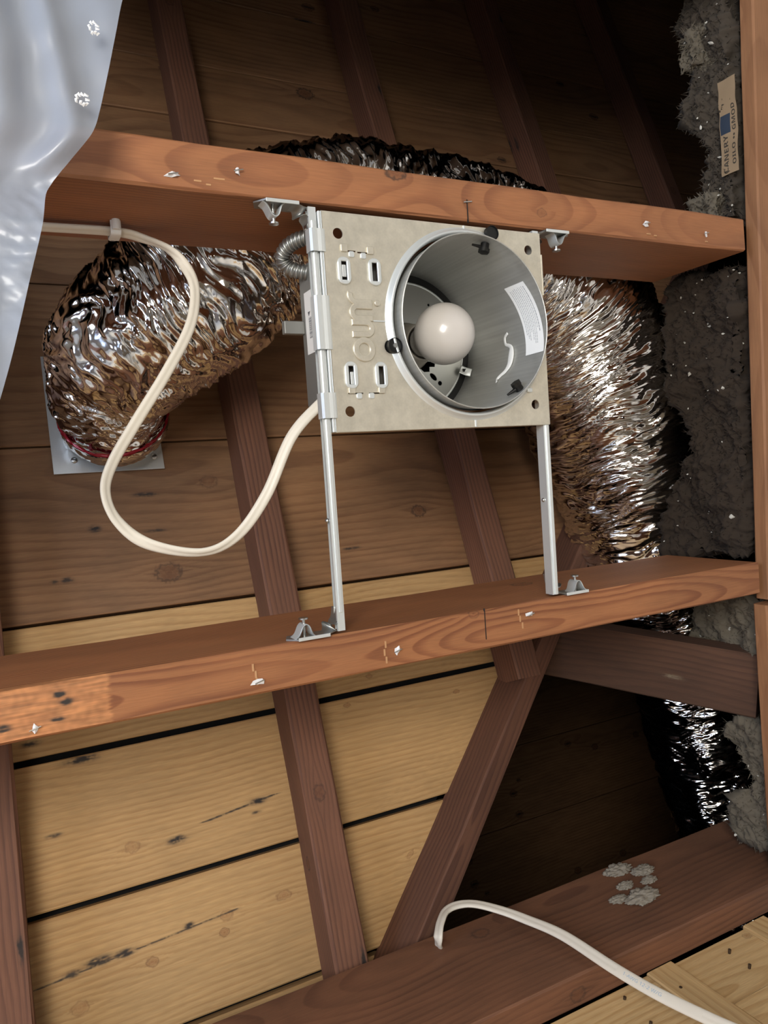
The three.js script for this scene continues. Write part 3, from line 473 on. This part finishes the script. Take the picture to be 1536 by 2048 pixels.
    for (let i = 0; i < N; i++) for (let j = 0; j < K; j++) { const a = i * (K + 1) + j, b = a + K + 1; ix.push(a, a + 1, b, b, a + 1, b + 1); }
    const g = new THREE.BufferGeometry(); g.setAttribute('position', new THREE.Float32BufferAttribute(ps, 3)); g.setIndex(ix); g.computeVertexNormals();
    mesh('flexible_conduit', g, M.galvDark, h);
    mesh('conduit_screw', cyl(V(0.2535, 0.0125, 0.167), V(0.2535, 0.0065, 0.1665), 0.0034, 0.0034, 14), M.steel, h);
  }
  // sheet clips that grip the hanger bar on the near side
  for (const [z0, z1] of [[0.1435, 0.1625], [0.0611, 0.1066], [0.0027, 0.0244]]) {
    const prof = [[0.2628, -0.0026], [0.2612, -0.0036], [0.2585, -0.0044], [0.2555, -0.0038], [0.2535, -0.0044], [0.2505, -0.0042], [0.2488, -0.002], [0.2485, 0.003], [0.2485, 0.006]];
    const a = prof, b = prof.map(([x, y]) => [x + (y > 0 ? 0.0007 : 0), y + 0.0008]).reverse();
    const g = new THREE.ExtrudeGeometry(new THREE.Shape([...a, ...b].map(p => new THREE.Vector2(...p))), { depth: z1 - z0, bevelEnabled: false }); g.translate(0, 0, z0);
    mesh('bar_clip', g, M.galvBright, h);
  }
  mesh('plate_strip', boxAt(0.2578, 0.2602, -0.0022, 0.006, -0.0095, 0.178, 0.0006), M.galvBright, h);
  mesh('edge_tab', boxAt(0.4942, 0.496, -0.002, 0.010, 0.118, 0.158, 0.0005), M.galv, h);
  plainNames(h); plainNames(plate);

  const b = thing('light_bulb', 'frosted white light bulb screwed into the can, unlit', 'light bulb');
  const prof = []; const br = 0.0303, by = 0.0425; for (let i = 0; i <= 26; i++) { const a = -Math.PI / 2 + i / 26 * (Math.PI / 2 + 0.62); prof.push([br * Math.cos(a), by + br * Math.sin(a)]); }
  prof.push([0.0222, 0.0655], [0.0195, 0.0715], [0.0172, 0.078], [0.0158, 0.0845]);
  mesh('globe', move(new THREE.LatheGeometry(prof.map(p => new THREE.Vector2(Math.max(0.00001, p[0]), p[1])), 64), CX, 0, CZ), new THREE.MeshPhysicalMaterial({ color: 0xd2ccc5, roughness: 0.32, clearcoat: 0.6, clearcoatRoughness: 0.12 }), b);
  mesh('screw_base', cyl(V(CX, 0.084, CZ), V(CX, 0.0995, CZ), 0.0132), M.steel, b);
}

// ---------------------------------------------------------------- hanger bars with their feet
function hangerBar(xb, dir, label) {
  const g = thing('hanger_bar', label, 'hanger bar', 'bar hangers of the light housing');
  const X = x => xb + dir * x;
  // channel section: web towards the can, lips outwards
  const sec = [[-0.0042, 0], [0.0042, 0], [0.0042, 0.004], [0.0034, 0.004], [0.0034, 0.0008], [-0.0034, 0.0008], [-0.0034, 0.0172], [0.002, 0.0172], [0.002, 0.018], [-0.0042, 0.018]].map(([a, b]) => new THREE.Vector2((dir < 0 ? -a : a) * 0.82, b * 0.62));
  const eg = new THREE.ExtrudeGeometry(new THREE.Shape(sec), { depth: 0.3625, bevelEnabled: false }); eg.translate(xb, 0.0002, -0.1812);
  mesh('rail', eg, M.galvBright, g);
  mesh('inner_rail', boxAt(xb - 0.0014, xb + 0.0018, -0.0012, 0.0006, dir < 0 ? -0.165 : -0.1812, 0.17, 0.0005), M.galvBright, g);
  for (const s of [1, -1]) { // s: +1 at the joist with the cable, -1 at the other
    const zf = s * 0.1838, f = new THREE.Group(); f.name = 'foot'; g.add(f);
    const P = (x, y, z) => [X(x), y, zf - s * z];
    // flat nailing plate against the joist, pointed at its outer end
    const ps = new THREE.Shape([[0.012, -0.0025], [0.040, -0.0025], [0.0485, 0.008], [0.044, 0.020], [0.012, 0.021]].map(([a, b]) => new THREE.Vector2(X(a), b)));
    const pg = new THREE.ExtrudeGeometry(ps, { depth: 0.0013, bevelEnabled: false }); pg.translate(0, 0, s > 0 ? zf - 0.0015 : zf + 0.0002);
    mesh('nailing_plate', pg, M.galvDark, f);
    mesh('plate_lip', boxAt(Math.min(X(0.012), X(0.041)), Math.max(X(0.012), X(0.041)), -0.0032, -0.002, Math.min(zf, zf - s * 0.003), Math.max(zf, zf - s * 0.003), 0.0004), M.galvBright, f);
    // arched strap holding the nail
    const a = [[0.0235, 0.001], [0.0265, 0.004], [0.029, 0.0105], [0.032, 0.0125], [0.035, 0.0105], [0.0385, 0.004], [0.0425, 0.001]].map(([x, z]) => P(x, 0.0075, z));
    mesh('nail_strap', sweep(a, [[-0.0062, -0.0006], [0.0062, -0.0006], [0.0062, 0.0006], [-0.0062, 0.0006]], { n: 40, normals: [[0, 0, s]] }), M.galvBright, f);
    const nx = 0.032; const A = V(...P(nx, 0.0075, -0.006)), B = V(...P(nx, 0.0075, 0.0165)), C2 = V(...P(nx, 0.0075, 0.0178));
    mesh('nail', mergeGeometries([cyl(A, B, 0.0014, 0.0014, 10).toNonIndexed(), cyl(B, C2, 0.0042, 0.0042, 16).toNonIndexed()]), M.steel, f);
    // curved arm into the bar
    mesh('arm', sweep([P(0.016, 0.009, 0.0008), P(0.011, 0.009, 0.0022), P(0.006, 0.0095, 0.0075), P(0.002, 0.0095, 0.013), P(0.0, 0.0095, 0.022)], [[-0.0085, -0.0006], [0.0085, -0.0006], [0.0085, 0.0006], [-0.0085, 0.0006]], { n: 40, normals: [[0, 0, s], [dir, 0, 0.001]] }), M.galvDark, f);
    plainNames(f);
  }
  mesh('rivet', move(new THREE.SphereGeometry(0.0022, 12, 8), xb - 0.0036, 0.006, -0.085), M.steel, g);
  plainNames(g);
}
hangerBar(0.2535, -1, 'bright steel hanger bar running along the embossed side of the housing');
hangerBar(0.4905, 1, 'grey steel hanger bar beside the round can, next to the foil duct');

// ---------------------------------------------------------------- cables
{
  const c = tag(mesh('power_cable', sweep([[-0.25, 0.095, 0.176], [-0.05, 0.0955, 0.1765], [0.048, 0.0961, 0.1775], [0.106, 0.0936, 0.1775], [0.130, 0.0945, 0.174], [0.150, 0.078, 0.160], [0.1625, 0.066, 0.137], [0.1642, 0.062, 0.116], [0.1555, 0.058, 0.0872], [0.1325, 0.056, 0.049], [0.1035, 0.054, 0.007], [0.0825, 0.052, -0.0255], [0.0757, 0.05, -0.048], [0.083, 0.047, -0.0718], [0.1055, 0.044, -0.0926], [0.147, 0.04, -0.1035], [0.178, 0.038, -0.0925], [0.2065, 0.036, -0.059], [0.232, 0.033, -0.0105], [0.2585, 0.030, 0.0165], [0.275, 0.030, 0.027]], flatCable(0.0049, 0.0026), { n: 420, normals: [[0.1, -0.5, -1], [0.1, -0.5, -1], [0.1, -0.6, -0.9], [0.3, -0.9, 0], [0.35, -0.9, 0.1], [0.6, -0.8, 0.1], [0.1, -0.6, -0.7], [-0.3, -0.9, 0.2], [-0.3, -0.9, 0.2]] }), M.cable), 'white flat electrical cable looping from the joist to the light housing', 'cable');
  const s = thing('cable_staple', 'white plastic cable staple nailed on the joist side', 'cable staple');
  mesh('saddle', sweep([[0.1065, 0.103, 0.1842], [0.1065, 0.103, 0.175], [0.1065, 0.099, 0.1728], [0.1065, 0.088, 0.1728], [0.1065, 0.084, 0.175], [0.1065, 0.084, 0.1842]], [[-0.0042, -0.001], [0.0042, -0.001], [0.0042, 0.001], [-0.0042, 0.001]], { n: 60, normals: [[0, 1, 0], [0, 0.3, -1], [0, 0, -1], [0, -0.3, -1], [0, -1, 0]] }), M.white, s);
  mesh('nail_boss', cyl(V(0.1065, 0.1055, 0.1842), V(0.1065, 0.1055, 0.174), 0.0036, 0.0036, 14), M.white, s);
  mesh('nail_head', cyl(V(0.1065, 0.1055, 0.1742), V(0.1065, 0.1055, 0.1735), 0.0017, 0.0017, 10), std(0x6a6660, 0.5, 0.6), s);
  mesh('nail_boss', cyl(V(0.1065, 0.0815, 0.1842), V(0.1065, 0.0815, 0.1755), 0.0034, 0.0034, 14), M.white, s);
  plainNames(s);
  const pts = [[0.4, 0.1265, -0.6], [0.3945, 0.1195, -0.58], [0.3905, 0.1127, -0.565], [0.4017, 0.125, -0.558], [0.417, 0.1375, -0.556], [0.4337, 0.1388, -0.555], [0.4517, 0.1292, -0.555], [0.4734, 0.1104, -0.56], [0.4903, 0.0861, -0.564], [0.508, 0.042, -0.566], [0.520, -0.022, -0.571], [0.531, -0.068, -0.574], [0.545, -0.118, -0.574], [0.565, -0.2, -0.57], [0.58, -0.32, -0.575]];
  const nrm = [[-0.9, -0.3, 0.2], [-0.8, -0.3, 0.5], [-0.3, 0.1, 1], [-0.4, 0.1, 1], [-0.6, -0.2, 0.8], [-0.7, -0.2, 0.7]];
  const c2 = thing('power_cable', 'white flat cable coming over the dark joist and down past the pine boards', 'cable');
  mesh('sheath', sweep(pts, flatCable(0.006, 0.0028), { n: 300, normals: nrm }), M.cable, c2);
  const cv = document.createElement('canvas'); cv.width = 512; cv.height = 48; const x = cv.getContext('2d'); x.fillStyle = '#dcd5c6'; x.fillRect(0, 0, 512, 48); x.fillStyle = '#9fb2c2'; x.font = '34px sans-serif'; x.fillText('1-AWG 12-2 W/G', 40, 36);
  const tx = new THREE.CanvasTexture(cv); tx.colorSpace = THREE.SRGBColorSpace;
  { // printed strip: a slightly proud part of the flat face
    const cu = new THREE.CatmullRomCurve3(pts.map(p => V(...p))), n = 40, ps = [], uv = [], ix = [];
    for (let i = 0; i <= n; i++) { const t = lerp(0.72, 0.85, i / n), p = cu.getPoint(t), Tt = cu.getTangent(t), f = t * (nrm.length - 1), k = Math.floor(f), nn = V(...nrm[k]).lerp(V(...nrm[k + 1]), f - k), w = Tt.clone().cross(nn).normalize(), b = w.clone().cross(Tt).normalize(); for (const [a, q] of [[-0.0032, 0.00229], [-0.0015, 0.00262], [0.0015, 0.00262], [0.0032, 0.00229]]) { const v = p.clone().addScaledVector(w, a).addScaledVector(b, q + 0.0001); ps.push(v.x, v.y, v.z); uv.push(i / n, 0.5 - a / 0.0064); } }
    for (let i = 0; i < n; i++) for (let j = 0; j < 3; j++) { const a = i * 4 + j; ix.push(a, a + 4, a + 1, a + 4, a + 5, a + 1); }
    const g = new THREE.BufferGeometry(); g.setAttribute('position', new THREE.Float32BufferAttribute(ps, 3)); g.setAttribute('uv', new THREE.Float32BufferAttribute(uv, 2)); g.setIndex(ix); g.computeVertexNormals();
    mesh('printed_marking', g, new THREE.MeshStandardMaterial({ map: tx, roughness: 0.42 }), c2).userData.label = 'pale blue printed lettering';
  }
}

// ---------------------------------------------------------------- insulation
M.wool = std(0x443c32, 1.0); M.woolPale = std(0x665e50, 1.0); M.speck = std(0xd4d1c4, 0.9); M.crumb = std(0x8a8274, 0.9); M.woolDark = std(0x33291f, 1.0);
function batt(name, label, x0, x1, y0, y1, z0, z1, top, seed, fib = 900, specks = 30, mat = M.wool) {
  const nx = 24, ny = Math.max(10, Math.round((y1 - y0) / 0.0028)), nz = Math.max(12, Math.round((z1 - z0) / 0.0028));
  let g = new THREE.BoxGeometry(x1 - x0, y1 - y0, z1 - z0, nx, ny, nz); g.deleteAttribute('uv'); g.deleteAttribute('normal'); g = mergeVertices(g, 1e-5); g.computeVertexNormals();
  const p = g.attributes.position, nn = g.attributes.normal;
  for (let i = 0; i < p.count; i++) {
    let X = p.getX(i) + (x0 + x1) / 2, Y = p.getY(i), Z = p.getZ(i) + (z0 + z1) / 2;
    const hz = (Z - z0) / (z1 - z0), k = (Y / (y1 - y0) + 0.5); Y = y0 + k * (top(hz) - y0);
    const d = 0.012 * n3(X * 14, Y * 14, Z * 14 + seed) + 0.006 * n3(X * 42, Y * 42, Z * 42 + seed) + 0.0035 * n3(X * 110, Y * 110, Z * 110 + seed) + 0.0026 * n3(X * 260, Y * 260, Z * 260);
    p.setXYZ(i, X + d * nn.getX(i), Y + d * nn.getY(i), Z + d * nn.getZ(i));
  }
  g.computeVertexNormals();
  const o = thing(name, label, 'insulation'), R = mulberry(seed * 31 + 7);
  mesh('wool_body', g, mat, o);
  const ps = [], sp = [], N2 = g.attributes.normal;
  const tri = (arr, a, b, c) => arr.push(a.x, a.y, a.z, b.x, b.y, b.z, c.x, c.y, c.z);
  const pick = () => { for (let t = 0; t < 60; t++) { const i = Math.floor(R() * p.count); if (N2.getX(i) < 0.3) return i; } return 0; };
  for (let k = 0; k < fib * 4; k++) { const i = pick(), b = V(p.getX(i), p.getY(i), p.getZ(i)), n = V(N2.getX(i), N2.getY(i), N2.getZ(i)).add(V(R() - 0.5, R() - 0.5, R() - 0.5).multiplyScalar(1.8)).normalize(), w = n.clone().cross(V(R(), R(), R())).normalize().multiplyScalar(0.0006), l = 0.003 + 0.008 * R() ** 2, e = b.clone().addScaledVector(n, l), w2 = w.clone().cross(n).setLength(0.0006); tri(ps, b.clone().add(w), b.clone().sub(w), e); tri(ps, b.clone().sub(w), b.clone().add(w2), e); tri(ps, b.clone().add(w2), b.clone().add(w), e); }
  for (let k = 0; k < specks; k++) { const i = pick(), b = V(p.getX(i), p.getY(i), p.getZ(i)), s = 0.0012 + 0.0026 * R() ** 3, q = new THREE.TetrahedronGeometry(s, 1); q.scale(1, 0.5 + R(), 0.6); q.rotateX(R() * 6); q.rotateZ(R() * 6); q.translate(b.x - 0.001, b.y, b.z); sp.push(...q.attributes.position.array); }
  const mk = a => { const q = new THREE.BufferGeometry(); q.setAttribute('position', new THREE.Float32BufferAttribute(a, 3)); q.computeVertexNormals(); return q; };
  if (fib) tag(mesh('loose_fibres', mk(ps), mat, o), null, null, null, 'stuff');
  if (specks) tag(mesh('white_specks', mk(sp), M.speck, o), null, null, null, 'stuff');
  return o;
}
batt('insulation_batt', 'dark mineral wool batt speckled white between the joists beside the duct', 0.822, 1.02, 0.032, 0.15, -0.182, 0.182, h => lerp(0.165, 0.135, h) - 0.05 * Math.exp(-(((h - 0.42) / 0.13) ** 2)), 3, 1400, 90, M.woolDark);
batt('insulation_batt', 'ragged grey wool batt beyond the cable joist, above the printed paper', 0.822, 1.05, 0.03, 0.12, 0.236, 0.62, h => 0.062 + 0.045 * h + 0.012 * Math.sin(h * 21), 5, 1600, 60, M.wool);
batt('insulation_batt', 'clumped grey insulation behind the slanting post', 0.85, 1.0, 0.03, 0.16, -0.34, -0.235, h => 0.15, 7, 500, 30, M.woolPale);
batt('insulation_batt', 'brownish insulation edge beside the lowest duct stretch', 0.842, 0.95, 0.03, 0.08, -0.56, -0.405, h => 0.075 + 0.02 * Math.sin(h * 9), 9, 500, 20, M.woolPale);
{ // loose torn lump hanging over the upper batt
  batt('insulation_tuft', 'loose pale grey wool tuft torn from the upper batt edge', 0.812, 0.84, 0.045, 0.085, 0.235, 0.268, h => 0.08, 12, 260, 6, M.woolPale);
  batt('insulation_tuft', 'thin pale wool strand on the upper batt, farther from the joist', 0.806, 0.832, 0.055, 0.09, 0.43, 0.47, h => 0.085, 14, 260, 4, M.woolPale);
}
{ // printed facing paper
  const cv = document.createElement('canvas'); cv.width = 768; cv.height = 256; const x = cv.getContext('2d');
  x.fillStyle = '#968064'; x.fillRect(0, 0, 768, 256); x.fillStyle = '#2a3646'; x.fillRect(330, 10, 160, 140);
  x.fillStyle = '#3a342c'; x.font = 'bold 92px sans-serif'; x.fillText('CANERY', 8, 108, 310); x.font = 'bold 74px sans-serif'; x.fillText('OILO •• GMOD', 60, 222, 690);
  const tx = new THREE.CanvasTexture(cv); tx.colorSpace = THREE.SRGBColorSpace;
  const g = new THREE.PlaneGeometry(0.112, 0.036, 40, 10); const p = g.attributes.position;
  for (let i = 0; i < p.count; i++) { const a = p.getX(i), b = p.getY(i); p.setXYZ(i, 0.8165 + 0.0015 * n2(a * 20, b * 20), 0.027 + b * 0.66 + 0.10 * (a * 0.12) + 0.0015 * n2(a * 30, 4), 0.342 + a); }
  g.computeVertexNormals();
  tag(mesh('facing_paper', g, new THREE.MeshStandardMaterial({ map: tx, roughness: 0.8, side: THREE.DoubleSide })), 'tan insulation facing paper with printed letters and a blue block', 'paper');
}

// ---------------------------------------------------------------- plastic sheet
{
  const E = [[0.1337, -0.0212, 0.3835], [0.1056, -0.0341, 0.2986], [0.0978, -0.0374, 0.2695], [0.0901, -0.0407, 0.2409], [0.0826, -0.044, 0.2145], [0.0778, -0.0479, 0.2003], [0.0732, -0.0483, 0.1918], [0.0601, -0.0459, 0.1755], [0.0474, -0.046, 0.1598], [0.0438, -0.0467, 0.1536], [0.039, -0.0546, 0.1294], [0.0281, -0.0625, 0.0912], [0.0156, -0.0754, 0.0472], [0.0044, -0.0885, 0.0118], [-0.006, -0.0961, -0.0182]].map(p => V(...p));
  const cu = new THREE.CatmullRomCurve3(E, false, 'centripetal'), n = 150, k = 110, ps = [], ix = [], uv = [];
  for (let i = 0; i <= n; i++) for (let j = 0; j <= k; j++) {
    const t = i / n, s = j / k, p = cu.getPointAt(t), q = s * 0.42;
    const dg = (q - 0.012 - Math.max(0, 0.47 - t) * 0.16), fold = 0.010 * Math.exp(-((dg / 0.010) ** 2)) * (1 - sstep(0.5, 0.56, t)) + 0.012 * sstep(0.055, 0.075, q + (t - 0.3) * 0.12) * (1 - sstep(0.4, 0.7, t)) + 0.008 * Math.exp(-(((q - 0.03 - (0.75 - t) * 0.12) / 0.008) ** 2)) * sstep(0.5, 0.6, t);
    const crumple = 0.0035 * (1 - Math.abs(n3(q * 70, t * 30, 3))) * sstep(0.5, 0.6, t) * (1 - sstep(0.75, 0.85, t)) * Math.exp(-q / 0.04);
    ps.push(p.x - q, p.y + 0.05 * q + 0.012 * n3(q * 6, t * 3, 1) * sstep(0, 0.3, s) - fold - crumple + 0.002 * n3(q * 30, t * 9, 7), p.z + 0.012 * n3(q * 8, t * 4, 4) * s);
    uv.push(q, t);
  }
  for (let i = 0; i < n; i++) for (let j = 0; j < k; j++) { const a = i * (k + 1) + j, b = a + k + 1; ix.push(a, b, a + 1, b, b + 1, a + 1); }
  const g = new THREE.BufferGeometry(); g.setAttribute('position', new THREE.Float32BufferAttribute(ps, 3)); g.setAttribute('uv', new THREE.Float32BufferAttribute(uv, 2)); g.setIndex(ix); g.computeVertexNormals();
  const o = thing('plastic_sheet', 'translucent white plastic sheet hanging loose from the cable joist', 'plastic sheet');
  mesh('film', g, new THREE.MeshPhysicalMaterial({ color: 0xb9c2d1, roughness: 0.42, transmission: 0.5, thickness: 0, clearcoat: 0.7, clearcoatRoughness: 0.15, side: THREE.DoubleSide }), o);
  for (const [x, y, z, r] of [[0.0820, -0.0505, 0.2655, 0.0042], [0.0695, -0.0595, 0.2125, 0.0045]]) {
    const m = []; for (let i = 0; i < 9; i++) { const a = i / 9 * 6.28, t = new THREE.TetrahedronGeometry(r * 0.4, 0); t.scale(1.4, 0.5, 0.8); t.rotateY(-a + i); t.translate(x + r * Math.cos(a) * (0.5 + 0.5 * rnd()), y + 0.0008 * Math.sin(i * 5), z + r * Math.sin(a) * (0.6 + 0.5 * rnd())); m.push(t); }
    mesh('torn_staple_hole', mergeGeometries(m), M.scrap, o);
  }
  plainNames(o);
}

// ---------------------------------------------------------------- staples, scraps, pencil marks, crumbs
{
  const scraps = [[0.1388, 0.194, 0.007, 'thin white plastic scrap under a staple on the cable joist near the sheet'], [0.1911, 0.2029, 0.005, 'small folded plastic scrap stapled to the cable joist above the bar foot'], [0.6407, 0.2014, 0.006, 'plastic scrap stapled to the cable joist near the wall plate'], [0.732, 0.1984, 0.005, 'narrow plastic scrap at the wall-plate end of the cable joist'], [0.1759, -0.2109, 0.007, 'crumpled plastic scrap stapled to the wavy-grain joist below the bright bar'], [0.3053, -0.2069, 0.0055, 'plastic scrap stapled mid-span on the wavy-grain joist'], [0.4555, -0.1961, 0.0055, 'plastic scrap stapled beside the pencil mark on the wavy-grain joist'], [0.008, -0.2135, 0.005, 'plastic scrap on the rough pale end of the wavy-grain joist']];
  scraps.forEach(([x, z, s, label], q) => {
    const R = mulberry(q + 50), o = thing('plastic_scrap', label, 'plastic scrap', 'stapled plastic scraps'), ps = [];
    const ring = Array.from({ length: 7 }, (_, i) => { const a = i / 7 * 6.28, r = s * (0.35 + 0.75 * R()); return V(x + r * Math.cos(a) * (q % 2 ? 0.6 : 1.1), -0.0006 - 0.0028 * R(), z + r * Math.sin(a) * (q % 2 ? 1.1 : 0.6)); });
    for (let i = 0; i < 7; i++) { const a = ring[i], b = ring[(i + 1) % 7]; ps.push(x, -0.0032, z, a.x, a.y, a.z, b.x, b.y, b.z, x, -0.0012, z, b.x, b.y + 0.0006, b.z, a.x, a.y + 0.0006, a.z); }
    const g = new THREE.BufferGeometry(); g.setAttribute('position', new THREE.Float32BufferAttribute(ps, 3)); g.computeVertexNormals(); mesh('film_scrap', g, M.scrap, o);
    mesh('staple', cyl(V(x - 0.004, -0.0036, z - 0.001), V(x + 0.004, -0.0032, z + 0.001), 0.0005, 0.0005, 6), M.steel, o);
  });
  tag(mesh('wire_staple', cyl(V(0.4075, -0.001, 0.2005), V(0.4165, -0.001, 0.202), 0.0006, 0.0006, 8), M.steel), 'bare bent staple over the pencil line on the cable joist', 'staple');
  const ink = std(0x1c1512, 0.8), fresh = std(0xb68a60, 0.7);
  mesh('pencil_mark', boxAt(0.4112, 0.4121, -0.0006, 0.001, 0.182, 0.2035, 0.0002), ink, J1);
  mesh('pencil_mark', boxAt(0.4022, 0.4032, -0.0006, 0.001, -0.213, -0.183, 0.0002), ink, J2);
  for (const [x, z] of [[0.172, -0.199], [0.174, -0.205], [0.1745, -0.211], [0.2945, -0.2], [0.293, -0.207], [0.2945, -0.214], [0.4425, -0.1925], [0.444, -0.199], [0.4465, -0.206]]) mesh('scratch', boxAt(x - 0.0008, x + 0.0009, -0.0008, 0.001, z - 0.0032, z + 0.003, 0.0003), fresh, J2);
  for (const [x, z, w] of [[0.158, 0.1915, 0.006], [0.1665, 0.1895, 0.004], [0.1755, 0.195, 0.009], [0.645, 0.191, 0.006], [0.655, 0.19, 0.004], [0.735, 0.19, 0.004]]) mesh('scratch', boxAt(x - w / 2, x + w / 2, -0.0008, 0.001, z - 0.0007, z + 0.0008, 0.0003), fresh, J1);
  plainNames(J1); plainNames(J2);
  // wool crumbs clinging to the dark joist
  [[0.693, 0.106, 0.016, 'elongated'], [0.6497, 0.093, 0.012, 'small round'], [0.6485, 0.064, 0.023, 'largest oval'], [0.6213, 0.0757, 0.012, 'ragged double'], [0.6831, 0.0862, 0.011, 'pale pointed'], [0.668, 0.124, 0.019, 'long flat']].forEach(([x, y, s, w], i) => {
    let g = new THREE.IcosahedronGeometry(1, 12); g.deleteAttribute('uv'); g.deleteAttribute('normal'); g = mergeVertices(g); const p = g.attributes.position;
    for (let k = 0; k < p.count; k++) { const a = V(p.getX(k), p.getY(k), p.getZ(k)), d = 1 + 0.25 * n3(a.x * 2 + i * 7, a.y * 2, a.z * 2) + 0.14 * n3(a.x * 6, a.y * 6 + i, a.z * 6) + 0.08 * n3(a.x * 16, a.y * 16, a.z * 16 + i); p.setXYZ(k, x + a.x * d * s, y + a.y * d * s * 0.55, -0.579 + a.z * d * s * 0.3); }
    g.computeVertexNormals(); tag(mesh('wool_crumb', g, M.crumb), `${w} grey insulation crumb clinging to the dark joist side`, 'insulation', 'wool crumbs on the dark joist');
  });
}
scene.traverse(o => { if (o.isMesh) { o.castShadow = true; o.receiveShadow = true; } });
renderer.render(scene, camera);
